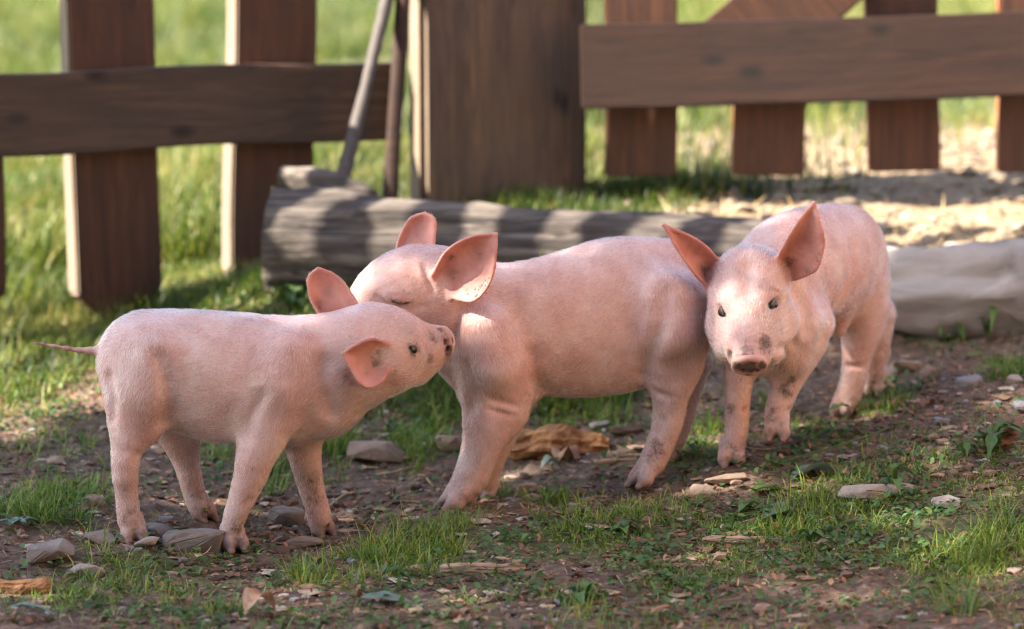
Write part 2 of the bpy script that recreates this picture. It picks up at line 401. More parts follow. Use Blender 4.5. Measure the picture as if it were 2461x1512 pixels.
# left bay of the fence
def on_line(u, x0, y0, ang):
    """where the sight line of column u crosses the fence line"""
    a = (u-1230)/FD; t = math.tan(ang); k = a
    # x = a*(y+4.2)/cp approx ; y = y0+t*(x-x0)
    x = k*(y0-t*x0+4.2)/(1-k*t)
    return x, y0+t*(x-x0)
LA = math.radians(31); LX, LY = -.216, 1.56
lf = empty('picket_fence', (LX, LY, .2)); tag(lf, 'dark picket fence left of the post, with widely spaced pickets and a greyish rail', 'fence')
lf.rotation_euler = (0, 0, LA)
def lf_local(u, v):
    x, y = on_line(u, LX, LY, LA); p = pt(u, v, y)
    return math.copysign(math.hypot(x-LX, y-LY), x-LX), p[2]-.2
W_ = .172
for k in range(3):
    uu = [(678), (290), (-95), (-480)][k] if k < 4 else None
    s_ = lf_local(uu, 700)[0] if uu is not None else lf_local(-480, 700)[0]-.36*(k-3)
    zb = [.0, lf_local(290, 762)[1], lf_local(-95, 775)[1], -.05][k] if k < 4 else -.06
    h = .86-.2-zb-.012*k
    board('picket', (W_, .044, h), M['wood_red'], lf, (s_, .051, zb+h/2), (0, math.radians([1.0, -1.6, -1.5, .4, -.3, .6, -.5, .3, .1][k]), 0), cut=.045 if k else .02, seed=k, edge=M['wood_lit_edge'])
sA, zA = lf_local(-20, 272); sB, zB = lf_local(965, 246)
L_ = 1.22
ang = math.atan2(zB-zA, sB-sA)
rl = board('rail', (L_, .036, .148), M['wood_rail_grey'], lf, (sB-L_/2*math.cos(ang), .008, zB-L_/2*math.sin(ang)), (0, -ang, 0), axis=0, seg=24, warp=.004, seed=2, edge=M['wood_lit_top'])

# right bay
RA = math.radians(1); RX, RY = .15, 1.50
rf = empty('picket_fence', (RX, RY, .3)); tag(rf, 'reddish brown picket fence right of the post, with square-ended pickets and a diagonal brace', 'fence')
rf.rotation_euler = (0, 0, RA)
def rf_local(u, v):
    x, y = on_line(u, RX, RY, RA); p = pt(u, v, y)
    return math.copysign(math.hypot(x-RX, y-RY), x-RX), p[2]-.3
for k, (u, vb) in enumerate([(1540, 430), (1856, 428), (2176, 418), (2498, 420), (2818, 415), (3135, 412)]):
    s_, zb = rf_local(u, vb); h = .98-.3-zb
    board('picket', (.139, .036, h), M['wood_red'], rf, (s_, .076, zb+h/2), (0, math.radians([-.8, .5, -.9, -.3, .2, 0][k]), 0), seed=k+20, edge=M['wood_warm_lit'])
s0, z0 = rf_local(1396, 160); s1, z1 = rf_local(2460, 132)
ang = math.atan2(z1-z0, s1-s0); L_ = 1.9
board('rail', (L_, .040, .160), M['wood_rail'], rf, (s0+L_/2*math.cos(ang), .006, z0+L_/2*math.sin(ang)), (0, -ang, 0), axis=0, seg=16, warp=.002, seed=4)
sa, za = rf_local(1790, 70); sb, zb2 = rf_local(2030, -131)
ang = math.atan2(zb2-za, sb-sa); L_ = .42
board('brace', (L_, .026, .165), M['wood_red'], rf, ((sa+sb)/2+.03, .043, (za+zb2)/2), (0, -ang, 0), axis=0, seg=8, seed=14)

# the thick post
def lumpy_column(name, pts, radii, mat, parent=None, n=40, rough=.004, seed=0, square=0.0, cap=True, ridge=0.0, loc=None):
    """tapered log/post through pts with uneven surface"""
    pts = np.array(pts, float); m_ = len(pts)
    origin = pts[0].copy() if loc is None else np.array(loc, float)
    V = []; 
    T = np.gradient(pts, axis=0); T /= np.linalg.norm(T, axis=1)[:, None]
    ref = np.array([0, 0, 1.0]) if abs(T[0][2]) < .8 else np.array([0, 1.0, 0])
    for i in range(m_):
        t = T[i]; s1_ = np.cross(t, ref); s1_ /= np.linalg.norm(s1_); s2_ = np.cross(s1_, t)
        a = np.arange(n)*2*np.pi/n
        r = radii[i]*np.ones(n)
        if square: r = r*(1-square+square/np.maximum(np.abs(np.cos(a)), np.abs(np.sin(a))).clip(0, 1.35)*1.0)
        q = np.array([np.cos(a)*2.2, np.sin(a)*2.2, np.full(n, i*.35)])
        r = r + rough*fbm(q[0]+seed, q[1], q[2], 3, seed) + ridge*np.abs(vnoise(a*5+seed, np.zeros(n)+i*.08, None, seed))
        V.append(pts[i]+np.outer(np.cos(a)*r, s1_)+np.outer(np.sin(a)*r, s2_)-origin)
    V = np.concatenate(V); F = []
    for i in range(m_-1):
        for j in range(n): F.append((i*n+j, i*n+(j+1) % n, (i+1)*n+(j+1) % n, (i+1)*n+j))
    if cap:
        c0 = len(V); V = np.concatenate([V, V[:n].mean(0)[None], V[(m_-1)*n:m_*n].mean(0)[None]])
        for j in range(0, n, 1):
            F.append((c0, (j+1) % n, j, j)); F.append((c0+1, (m_-1)*n+j, (m_-1)*n+(j+1) % n, (m_-1)*n+(j+1) % n))
    me = bpy.data.meshes.new(name); me.from_pydata([tuple(v) for v in V], [], [tuple(dict.fromkeys(f)) for f in F])
    for p in me.polygons: p.use_smooth = len(p.vertices) == 4
    me.materials.append(mat); o = bpy.data.objects.new(name, me); COL.objects.link(o); o.location = origin
    if parent: o.parent = parent; o.location = origin-np.array(parent.location)
    return o
zs = np.linspace(.28, 1.5, 16)
pl, pr = pt(985, 300, 1.56), pt(1410, 300, 1.56)
pc = (pl[0]+pr[0])/2; pw = (pr[0]-pl[0])/2
bm = bmesh.new(); bmesh.ops.create_cube(bm, size=1); bmesh.ops.scale(bm, vec=(pw*2*1.10, .062, 1.3), verts=bm.verts)
bmesh.ops.bevel(bm, geom=[e_ for e_ in bm.edges if abs(e_.verts[0].co.z-e_.verts[1].co.z) > .5], offset=.012, segments=3, affect='EDGES')
for i in range(1, 14): bmesh.ops.bisect_plane(bm, geom=list(bm.verts)+list(bm.edges)+list(bm.faces), plane_co=(0, 0, -.65+1.3*i/14), plane_no=(0, 0, 1))
for v in bm.verts:
    v.co.x += .006*math.sin(v.co.z*4+v.co.y*9)-.012*v.co.z*0; v.co.y += .004*math.sin(v.co.z*7+1)
post = mesh_bm('fence_post', bm, M['wood_post']); post.data.materials.append(M['wood_lit_edge'])
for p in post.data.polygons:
    if p.normal.x < -.9: p.material_index = 1  # sunlight painted on the post's left side
post.location = (pc+.004, 1.60, .27+.65); post.rotation_euler = (0, 0, math.radians(31))
tag(post, 'massive square weathered brown gate post standing behind the log in the middle', 'post')

# weathered poles leaning by the post
p0, p1 = pt(812, 478, 1.25), pt(945, -60, 1.46)
o = lumpy_column('leaning_pole', [p0+(p1-p0)*t for t in np.linspace(-.06, 1.5, 14)], [.0115+.0015*math.sin(i) for i in range(14)], M['wood_pole'], n=14, rough=.002, seed=3)
tag(o, 'thin grey pole leaning steeply to the right, its lower end on top of the log', 'pole')
p0, p1 = pt(935, 520, 1.42), pt(972, -60, 1.45)
o = lumpy_column('leaning_pole', [p0+(p1-p0)*t for t in np.linspace(-.02, 1.5, 14)], [.017-.0005*i for i in range(14)], M['wood_rail'], n=14, rough=.003, seed=8)
tag(o, 'dark pole standing nearly upright between the thin leaning pole and the post', 'pole')
# the log
a_, b_ = pt(650, 578, 1.14), pt(1900, 655, 1.06)
LG = [a_+(b_-a_)*t for t in np.linspace(0, 1, 26)]
LR = [.092-.020*t + .003*math.sin(t*11) for t in np.linspace(0, 1, 26)]
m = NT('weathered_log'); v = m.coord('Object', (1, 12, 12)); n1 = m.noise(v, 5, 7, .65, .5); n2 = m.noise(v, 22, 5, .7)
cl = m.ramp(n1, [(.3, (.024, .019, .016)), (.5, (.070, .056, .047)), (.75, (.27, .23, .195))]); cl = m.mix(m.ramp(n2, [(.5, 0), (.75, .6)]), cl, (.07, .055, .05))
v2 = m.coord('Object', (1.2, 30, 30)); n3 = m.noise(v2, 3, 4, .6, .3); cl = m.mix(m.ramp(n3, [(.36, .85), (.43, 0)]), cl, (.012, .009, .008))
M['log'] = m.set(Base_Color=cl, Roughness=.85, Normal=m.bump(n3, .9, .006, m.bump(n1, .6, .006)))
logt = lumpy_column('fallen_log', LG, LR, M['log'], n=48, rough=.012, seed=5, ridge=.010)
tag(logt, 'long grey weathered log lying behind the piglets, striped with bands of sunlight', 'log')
q0, q1 = pt(700, 428, 1.2), pt(870, 468, 1.16)
o = lumpy_column('bark_slab', [q0+(q1-q0)*t for t in np.linspace(-.15, 1.2, 8)], [.016, .022, .026, .027, .026, .024, .019, .010], M['log'], n=16, rough=.006, seed=12)
tag(o, 'short dark slab of bark lying on the left end of the grey log', 'bark')
# pale log at right
m = NT('bare_log'); v = m.coord('Object', (1, 5, 5)); n1 = m.noise(v, 4, 6, .6, .8); n2 = m.noise(v, 30, 4, .7)
cl = m.ramp(n1, [(.3, (.14, .12, .11)), (.5, (.28, .25, .232)), (.72, (.38, .345, .32))]); cl = m.mix(m.ramp(n2, [(.55, 0), (.8, .4)]), cl, (.2, .16, .15))
M['log_pale'] = m.set(Base_Color=cl, Roughness=.85, Normal=m.bump(n1, .4, .008))
a_, b_ = pt(2085, 705, .92), pt(3000, 690, .78)
o = lumpy_column('fallen_log', [a_+(b_-a_)*t for t in np.linspace(0, 1, 18)], [.072+.012*min(1, t*3) for t in np.linspace(0, 1, 18)], M['log_pale'], n=40, rough=.022, seed=9)
tag(o, 'smooth pale barkless log or root behind the piglet facing the camera, at the right edge', 'log')

# ------------------------------------------------------------------ piglets: one continuous skin per animal, grown from tapered limbs
H = .0025
def smin(a, b, k):
    h = np.clip(.5+.5*(b-a)/k, 0, 1)
    return b*(1-h)+a*h-k*h*(1-h)
def smax(a, b, k): return -smin(-a, -b, k)
def cat(pts, n):
    """Catmull-Rom resample by index"""
    P = np.asarray(pts, float); P = np.vstack([2*P[0]-P[1], P, 2*P[-1]-P[-2]]); m_ = len(P)-3
    out = []
    for t in np.linspace(0, m_-1e-6, n):
        i = int(t); f = t-i; a, b, c, d = P[i:i+4]
        out.append(.5*((2*b)+(-a+c)*f+(2*a-5*b+4*c-d)*f*f+(-a+3*b-3*c+d)*f**3))
    return np.array(out)
def surface_nets(Fv, org, h):
    S = Fv < 0
    nx, ny, nz = Fv.shape
    act = np.zeros((nx-1, ny-1, nz-1), bool); allin = np.ones_like(act)
    cs = [(i, j, k) for i in (0, 1) for j in (0, 1) for k in (0, 1)]
    for i, j, k in cs:
        s = S[i:nx-1+i, j:ny-1+j, k:nz-1+k]; act |= s; allin &= s
    act &= ~allin
    I = np.argwhere(act)
    vals = np.stack([Fv[I[:, 0]+i, I[:, 1]+j, I[:, 2]+k] for i, j, k in cs], 1)
    acc = np.zeros((len(I), 3)); cnt = np.zeros(len(I))
    for a in range(8):
        for b in range(a+1, 8):
            ca, cb = np.array(cs[a]), np.array(cs[b])
            if np.abs(ca-cb).sum() != 1: continue
            va, vb = vals[:, a], vals[:, b]; m_ = (va < 0) != (vb < 0)
            t = np.where(m_, va/np.where(m_, va-vb, 1), 0)
            acc += np.where(m_[:, None], ca+(cb-ca)*t[:, None], 0); cnt += m_
    V = org+(I+acc/cnt[:, None])*h
    vid = np.full(act.shape, -1, np.int64); vid[act] = np.arange(len(I))
    Q = []
    for ax in range(3):
        sl0 = [slice(1, -1)]*3; sl1 = [slice(1, -1)]*3
        sl0[ax] = slice(0, -1); sl1[ax] = slice(1, None)
        A = S[tuple(sl0)]; B = S[tuple(sl1)]
        ch = np.argwhere(A != B); off = np.array([1, 1, 1]); off[ax] = 0; gpt = ch+off
        ins = A[tuple(ch.T)]
        u_, v_ = (ax+1) % 3, (ax+2) % 3
        eu = np.eye(3, dtype=int)[u_]; ev = np.eye(3, dtype=int)[v_]
        q = [gpt-eu-ev, gpt-ev, gpt, gpt-eu]
        qi = np.stack([vid[tuple(np.clip(c, 0, np.array(vid.shape)-1).T)] for c in q], 1)
        qi[~ins] = qi[~ins][:, ::-1]
        Q.append(qi[(qi >= 0).all(1)])
    return V, np.concatenate(Q)

class Pig:
    def __init__(s, name, label, lat):
        s.name, s.label = name, label; s.lat = np.array([*lat, 0.0]); s.lat /= np.linalg.norm(s.lat)
        s.ch = []; s.ears = []; s.cuts = []; s.tints = []; s.eyes = []; s.espec = []; s.frames = []; s.folds = []; s.ridges = []; s.stints = []
    def chain(s, pts, k=.02, flow=1, hl=.010, n=None, world=False, lat=None, ink=.006, zfloor=None):
        """pts: (u, v, y, r[, width ratio]) picture units, or world metres"""
        P = [tuple(p)+(1.0,) if len(p) == 4 else tuple(p) for p in pts]
        if world: Wp = np.array([[p[0], p[1], p[2], p[3], p[4]] for p in P])
        else: Wp = np.array([[*pt(p[0], p[1], p[2]), p[3]*scale_at(p[2]), p[4]] for p in P])
        if n: Wp = cat(Wp, n)
        if Wp[:, 3].min() < .022 and len(Wp) > 6 and not world and flow == 1: hl = min(hl, .0058); Wp[:, 3] *= np.interp(Wp[:, 3], [.02, .032, .045], [.84, .88, 1])
        s.ch.append(dict(P=Wp, k=k, flow=flow, hl=hl, lat=s.lat if lat is None else np.array(lat, float), ink=ink)); return s
    def foot(s, u, v, y, head, sz=1.0, lift=0):
        """two cloven toes and two dewclaws; head = heading in degrees"""
        c = pt(u, v, y); hd = np.array([math.cos(math.radians(head)), math.sin(math.radians(head)), 0]); sd = np.array([-hd[1], hd[0], 0])
        up = np.array([0, 0, 1.0])
        for i in (-1, 1):
            a = c-hd*.008*sz+sd*i*.0065*sz+up*.026*sz; b = c+hd*.004*sz+sd*i*.0092*sz+up*.011*sz; d = c+hd*.019*sz+sd*i*.0100*sz+up*.0030*sz
            s.chain([(*a, .011*sz), (*b, .0096*sz), (*d, .0046*sz)], k=.0028, world=True, hl=.004, ink=.004)
            a = c-hd*.015*sz+sd*i*.010*sz+up*.034*sz; b = c-hd*.021*sz+sd*i*.013*sz+up*.023*sz
            s.chain([(*a, .0065*sz), (*b, .0042*sz)], k=.003, world=True, hl=.003)
            s.tints.append((c+hd*.014*sz+sd*i*.009*sz+up*.003, .0145*sz, 2, 1.25)); s.tints.append((b-hd*.002, .006*sz, 2, .8))
        s.tints.append((c+up*.004, .022*sz, 1, .85)); s.tints.append((c+up*.03, .034*sz, 1, .38))
        # cleft
        s.cuts.append((np.array([c+hd*.026*sz+up*.001, c+hd*.014*sz+up*.016*sz, c+hd*.010*sz+up*.027*sz]), .0030*sz, .003))
        return s
    def ear(s, e1, e2, cup, nrm, th=.0029, inner=1, n1=46, n2=26):
        A = cat([pt(*p) for p in e1], n1); B = cat([pt(*p) for p in e2], n1)
        t = np.linspace(0, 1, n2)[None, :, None]
        S_ = A[:, None]*(1-t)+B[:, None]*t
        nv = np.array(nrm, float); nv /= np.linalg.norm(nv)
        prof = np.sin(np.linspace(.15, 1, n1)*np.pi*.5)
        wd = np.linalg.norm(A-B, axis=1); amp = cup*np.minimum(1, wd/wd.max()*1.1)
        S_ = S_-nv*(1.35*amp[:, None, None]*(1-np.abs(2*t-1)**2.6)); rip = .0012*np.sin(np.linspace(0, 9, n1))[:, None]*np.sin(np.linspace(0, 5, n2)+1)[None]; S_ = S_-nv*rip[..., None]
        s.ears.append(dict(S=S_.reshape(-1, 3), n=nv*inner, th=th, tip=(A[-1]+B[-1])/2, base=(A[0]+B[0])/2)); return s
    def chain_sdf(s, c, Q):
        D = None
        P = c['P']
        for i in range(len(P)-1):
            a, b = P[i, :3].astype(Q.dtype), P[i+1, :3].astype(Q.dtype); ab = b-a; L2 = (ab*ab).sum()+1e-12
            t = np.clip(((Q-a)@ab)/L2, 0, 1)
            off = Q-a-t[..., None]*ab
            r = P[i, 3]+(P[i+1, 3]-P[i, 3])*t; wr = P[i, 4]+(P[i+1, 4]-P[i, 4])*t
            lt = off@c['lat'].astype(Q.dtype); o2 = (off*off).sum(-1)-lt*lt
            d = np.sqrt(np.maximum(lt*lt/(wr*wr)+o2, 0))-r
            D = d if D is None else smin(D, d, c['ink'])
        return D
    def build(s):
        lo = np.min([c['P'][:, :3].min(0)-c['P'][:, 3].max() for c in s.ch], 0)-.012
        hi = np.max([c['P'][:, :3].max(0)+c['P'][:, 3].max() for c in s.ch], 0)+.012
        for e_ in s.ears: lo = np.minimum(lo, e_['S'].min(0)-.01); hi = np.maximum(hi, e_['S'].max(0)+.01)
        dim = np.ceil((hi-lo)/H).astype(int)+1
        Fv = np.full(dim, .1, np.float32)
        def block(a, b):
            i0 = np.clip(np.floor((a-lo)/H).astype(int), 0, dim-1); i1 = np.clip(np.ceil((b-lo)/H).astype(int)+1, 1, dim)
            sl_ = tuple(slice(p, q) for p, q in zip(i0, i1))
            ax = [(lo[d]+np.arange(i0[d], i1[d])*H).astype(np.float32) for d in range(3)]
            return sl_, np.stack(np.meshgrid(*ax, indexing='ij'), -1)
        for c in s.ch:
            R = c['P'][:, 3].max()
            # narrow in two pieces for speed
            mg = R+c['k']+.012
            sl_, Q = block(c['P'][:, :3].min(0)-mg, c['P'][:, :3].max(0)+mg)
            Fv[sl_] = smin(Fv[sl_], s.chain_sdf(c, Q), c['k'])
        def val(p):
            g_ = np.clip((p-lo)/H, 0, dim-1.001); i0 = g_.astype(int); f = g_-i0; r = 0
            for dx in (0, 1):
                for dy in (0, 1):
                    for dz in (0, 1):
                        r = r+(f[0] if dx else 1-f[0])*(f[1] if dy else 1-f[1])*(f[2] if dz else 1-f[2])*Fv[i0[0]+dx, i0[1]+dy, i0[2]+dz]
            return r
        def surf(u, v):
            r = ray(u, v); d = (lo[1]-CAM[1])/r[1]; e1 = (hi[1]-CAM[1])/r[1]
            while d < e1:
                p = CAM+r*d
                if (p > lo+H).all() and (p < hi-H).all() and val(p) < 0: break
                d += .0012
            else: return None, None
            g_ = np.array([val(p+np.eye(3)[a]*.003)-val(p-np.eye(3)[a]*.003) for a in range(3)]); return p, g_/np.linalg.norm(g_)
        def add_chain(P, R, k):
            P = np.array(P); c = dict(P=np.c_[P, R, np.ones(len(P))], k=k, flow=0, hl=.003, lat=s.lat, ink=.001)
            mg = np.max(R)+k+.006; sl_, Q = block(P.min(0)-mg, P.max(0)+mg); Fv[sl_] = smin(Fv[sl_], s.chain_sdf(c, Q), k)
        for uv, r, k, sink in s.ridges:
            P = [q[0]-q[1]*sink for q in (surf(*p) for p in uv) if q[0] is not None]
            if len(P) > 1: add_chain(P, [r]*len(P), k)
        for uv, r, k, sink in s.folds:
            P = [q[0]+q[1]*(r*.35-sink) for q in (surf(*p) for p in uv) if q[0] is not None]
            if len(P) > 1: s.cuts.append((np.array(P), r, k))
        for u, v, kw in s.espec:
            p, n = surf(u, v); tl = kw.get('tilt', 0); sz_ = kw.get('size', 1.0); op = kw.get('open_', .8)
            a = np.cross(n, [0, 0, 1.0]); a /= np.linalg.norm(a); b = np.cross(a, n); b = b if b[2] > 0 else -b
            a, b = a*math.cos(tl)+b*math.sin(tl), -a*math.sin(tl)+b*math.cos(tl)
            up_ = [p+a*x*sz_+b*y*sz_-n*.0012 for x, y in ((-.0085, .0005), (-.005, .0042), (0, .0058), (.005, .0040), (.0085, 0))]
            dn_ = [p+a*x*sz_+b*y*sz_-n*.0016 for x, y in ((-.0075, -.001), (-.004, -.0042), (.001, -.0052), (.006, -.0034))]
            s.frames.append((p, n, a, b, sz_, kw.get('closed'))); add_chain(up_, [.0018, .0026, .0030, .0026, .0018], .0022); add_chain(dn_, [.0014, .0020, .0020, .0014], .0022)
            ar_ = [p+a*x*sz_+b*y*sz_+n*.0006 for x, y in ((-.012, .006), (-.005, .0125), (.004, .0125), (.012, .007))]
            s.cuts.append((np.array(ar_), .0016, .004))
            if kw.get('closed'):
                add_chain([p-a*.010+b*.002-n*.0015, p+b*.0035-n*.0008, p+a*.010+b*.002-n*.0015], [.0045, .0062, .0045], .003)
                s.cuts.append((np.array([p-a*.0145+n*.0002-b*.001, p+n*.0035-b*.0042, p+a*.0145+n*.0002-b*.001]), .0026, .0015)); s.cuts.append((np.array([p-a*.014+n*.001+b*.010, p+n*.0030+b*.0125, p+a*.015+n*.001+b*.008]), .0022, .003))
                for q_ in (-.010, -.006, -.002, .002, .006, .010): s.tints.append((p-b*(.0040-.25*abs(q_))+a*q_, .0038, 1, .9))
                s.tints.append((p, .012, 0, .5)); s.tints.append((p+b*.011, .009, 1, .30))
            else:
                s.cuts.append((np.array([p-a*.0072*sz_+n*.0004-b*.0006, p+n*.0010+b*.0004, p+a*.0066*sz_+n*.0004]), .0031*sz_*op/.8, .0012)); s.eyes.append((p-n*.0062*sz_, .0078*sz_, n))
                s.tints += [(p, .0105*sz_, 1, kw.get('dark', .5)), (p+b*.006+a*.004, .007*sz_, 1, .3), (p-b*.008, .005*sz_, 1, .30), (p, .0058*sz_, 3, .8), (p, .014, 0, .45)]
        for e_ in s.ears:
            sl_, Q = block(e_['S'].min(0)-.009, e_['S'].max(0)+.009)
            q = Q.reshape(-1, 3); d = np.full(len(q), 1.0)
            Sg = e_['S']; bs = 6000
            for i in range(0, len(q), bs):
                qq = q[i:i+bs]; d2 = (qq*qq).sum(1)[:, None]+(Sg*Sg).sum(1)[None]-2*qq@Sg.T
                d[i:i+bs] = np.sqrt(np.maximum(d2.min(1), 0))
            Fv[sl_] = smin(Fv[sl_], (d-e_['th']).reshape(Q.shape[:-1]), .010)
        for u, v, r, chn, amt in s.stints:
            p, n = surf(u, v)
            if p is not None: s.tints.append((p, r, chn, amt))
        for seg, r, k in s.cuts:
            mg = r+k+.006
            sl_, Q = block(seg.min(0)-mg, seg.max(0)+mg)
            D = None
            for i in range(len(seg)-1):
                ab = seg[i+1]-seg[i]; t = np.clip(((Q-seg[i])@ab)/((ab*ab).sum()+1e-12), 0, 1)
                d = np.linalg.norm(Q-seg[i]-t[..., None]*ab, axis=-1)-r
                D = d if D is None else np.minimum(D, d)
            Fv[sl_] = smax(Fv[sl_], -D, k)
        V, Q = surface_nets(Fv, lo, H)
        # light smoothing
        e1 = np.concatenate([Q[:, [0, 1]], Q[:, [1, 2]], Q[:, [2, 3]], Q[:, [3, 0]]]); 
        for _ in range(2):
            acc = np.zeros_like(V); cnt = np.zeros(len(V))
            for d in range(3): acc[:, d] = np.bincount(e1[:, 0], V[e1[:, 1], d], len(V))
            cnt = np.bincount(e1[:, 0], minlength=len(V)); ok = cnt > 0
            V[ok] = V[ok]*.5+acc[ok]/cnt[ok, None]*.5
        # normals
        fn = np.cross(V[Q[:, 2]]-V[Q[:, 0]], V[Q[:, 3]]-V[Q[:, 1]])
        N = np.zeros_like(V)
        for j in range(4):
            for d in range(3): N[:, d] += np.bincount(Q[:, j], fn[:, d], len(V))
        N /= np.linalg.norm(N, axis=1)[:, None]+1e-12
        # fine lumps of the flesh
        q = V*55; V = V+N*(.0006*fbm(q[:, 0], q[:, 1], q[:, 2], 2, 3))[:, None]
        # flow and hair length
        flow = np.zeros_like(V); wsum = np.zeros(len(V)); hl = np.zeros(len(V))
        for c in s.ch:
            R = c['P'][:, 3].max()+.02
            m_ = ((V > c['P'][:, :3].min(0)-R) & (V < c['P'][:, :3].max(0)+R)).all(1); ii = np.nonzero(m_)[0]
            if not len(ii): continue
            vv = V[ii]; d = s.chain_sdf(c, vv); wgt = np.exp(-np.maximum(d, 0)/.006)
            P = c['P'][:, :3]; best = np.full(len(ii), 9.0); dr = np.zeros((len(ii), 3))
            for i in range(len(P)-1):
                ab = P[i+1]-P[i]; t = np.clip(((vv-P[i])@ab)/((ab*ab).sum()+1e-12), 0, 1); dd = np.linalg.norm(vv-P[i]-t[:, None]*ab, axis=1)
                b_ = dd < best; best[b_] = dd[b_]; dr[b_] = ab/np.linalg.norm(ab)
            flow[ii] += dr*(wgt*c['flow'])[:, None]; wsum[ii] += wgt; hl[ii] += wgt*c['hl']
        hl /= wsum+1e-6
        pink = np.zeros(len(V)); earm = np.zeros(len(V)); inner = np.zeros(len(V))
        for e_ in s.ears:
            m_ = ((V > e_['S'].min(0)-.012) & (V < e_['S'].max(0)+.012)).all(1); ii = np.nonzero(m_)[0]; vv = V[ii]
            d2 = (vv*vv).sum(1)[:, None]+(e_['S']**2).sum(1)[None]-2*vv@e_['S'].T; d = np.sqrt(np.maximum(d2.min(1), 0))
            wgt = np.clip(1-(d-e_['th']-.0008)/.004, 0, 1)
            earm[ii] = np.maximum(earm[ii], wgt)
            side = np.clip((N[ii]@e_['n'])*2.2+.45, 0, 1)
            inner[ii] = np.maximum(inner[ii], wgt*side)
            ax = (e_['tip']-e_['base']); ax /= np.linalg.norm(ax)
            flow[ii] = flow[ii]*(1-wgt)[:, None]+ax*wgt[:, None]
        pink = np.maximum(pink, earm*.42); pink = np.maximum(pink, inner*.95)
        hl = hl*(1-.30*earm)*(1-.70*inner)
        tint = np.zeros((len(V), 3)); tint[:, 0] = pink
        nz = fbm(V[:, 0]*60, V[:, 1]*60, V[:, 2]*60, 3, 8)
        hdark = np.zeros(len(V))
        for c_, r, chn, amt in s.tints:
            wgt = amt*np.exp(-(((V-c_)**2).sum(1))/(r*r))
            if chn == 3: hl = hl*(1-np.clip(wgt, 0, 1)); continue
            if chn == 1: wgt = wgt*(1+.35*nz); hdark = np.maximum(hdark, wgt)
            if chn == 2: hl = hl*(1-np.clip(wgt*1.1, 0, 1))
            tint[:, chn] = np.maximum(tint[:, chn], wgt)
        # sparse-haired belly is pinker
        o = mesh_np(s.name, V, Q, M['skin'], None, True, {'tint': np.clip(tint, 0, 1)})
        tag(o, s.label, 'piglet', 'three piglets')
        s.obj = o; s.V, s.N, s.Q = V, N, Q
        for c_, r, dn in s.eyes:
            bm = bmesh.new(); bmesh.ops.create_uvsphere(bm, u_segments=24, v_segments=16, radius=r); 
            ob = mesh_bm('eye', bm, M['eye'], o, True); ob.location = c_
        # coat
        tri = np.concatenate([Q[:, [0, 1, 2]], Q[:, [0, 2, 3]]])
        ar = .5*np.linalg.norm(np.cross(V[tri[:, 1]]-V[tri[:, 0]], V[tri[:, 2]]-V[tri[:, 0]]), axis=1)
        cmask = np.clip(hl[tri].mean(1)/.006, 0, 1)
        pr_ = ar*cmask; pr_ /= pr_.sum(); nh = s.nh
        ti = rng.choice(len(tri), nh, p=pr_); a, b = rng.random(nh), rng.random(nh); f = a+b > 1; a[f], b[f] = 1-a[f], 1-b[f]
        T3 = tri[ti]; W3 = np.stack([1-a-b, a, b], 1)
        g3 = lambda A: (A[T3]*W3.reshape(W3.shape+(1,)*(A.ndim-1))).sum(1)
        p0 = g3(V); nn = g3(N); fl = g3(flow); L = g3(hl); dk = g3(hdark)
        fl = fl-nn*(fl*nn).sum(1)[:, None]; fl[:, 2] -= .25*np.linalg.norm(fl, axis=1)
        fl = fl-nn*(fl*nn).sum(1)[:, None]; fl /= np.linalg.norm(fl, axis=1)[:, None]+1e-9
        # swirl the direction gently
        sw = .45*fbm(p0[:, 0]*28, p0[:, 1]*28, p0[:, 2]*28, 2, 4)+rng.normal(0, .14, nh)
        bt = np.cross(nn, fl); fl = fl*np.cos(sw)[:, None]+bt*np.sin(sw)[:, None]
        L = np.maximum(L, .0012)*rng.uniform(.55, 1.25, nh)
        lift0 = rng.uniform(.16, .42, nh)[:, None]
        K = 4; pos = np.zeros((nh, K, 3)); pos[:, 0] = p0-nn*.0004
        d0 = fl+nn*lift0; d0 /= np.linalg.norm(d0, axis=1)[:, None]
        for i in range(1, K):
            dd = d0*(1-.33*(i-1))+fl*(.33*(i-1))+nn*.04; dd /= np.linalg.norm(dd, axis=1)[:, None]
            pos[:, i] = pos[:, i-1]+dd*(L/(K-1))[:, None]
        ex = []
        for p, n, a, b, sz_, cl_ in s.frames:      # pale lashes on the upper lid
            for q_ in np.linspace(-.0075, .0075, 22):
                bs = p+a*q_*sz_+b*(.0040-.9*abs(q_)**1.0*.35 if not cl_ else -.0015)*sz_+n*.0012
                d_ = n*1.0+a*(q_*55)+b*(.15 if not cl_ else -.8)+rng.normal(0, .12, 3); d_ /= np.linalg.norm(d_); L_ = rng.uniform(.0045, .008)
                ex.append([bs, bs+d_*L_*.4, bs+(d_*.75-b*.04)*L_, bs+(d_*1.05-b*.25)*L_])
        pos = np.concatenate([pos, np.array(ex)]); nh = len(pos); dk = np.concatenate([dk, np.zeros(len(ex))])
        hc = bpy.data.hair_curves.new('coat_hair'); hc.add_curves([K]*nh)
        hc.attributes['position'].data.foreach_set('vector', pos.astype(np.float32).ravel())
        rr = hc.attributes.new('radius', 'FLOAT', 'POINT'); rr.data.foreach_set('value', np.tile(np.array([.00016, .00015, .00010, .00003], np.float32), nh))
        sh = hc.attributes.new('shade', 'FLOAT', 'CURVE'); sh.data.foreach_set('value', np.clip(dk, 0, 1).astype(np.float32))
        hc.materials.append(M['hair'])
        ho = bpy.data.objects.new('coat_hair', hc); COL.objects.link(ho); ho.parent = o
        return o
    def eye(s, u, v, **k): s.espec.append((u, v, k)); return s
    def fold(s, uv, r=.004, k=.010, sink=0.0): s.folds.append((uv, r, k, sink)); return s
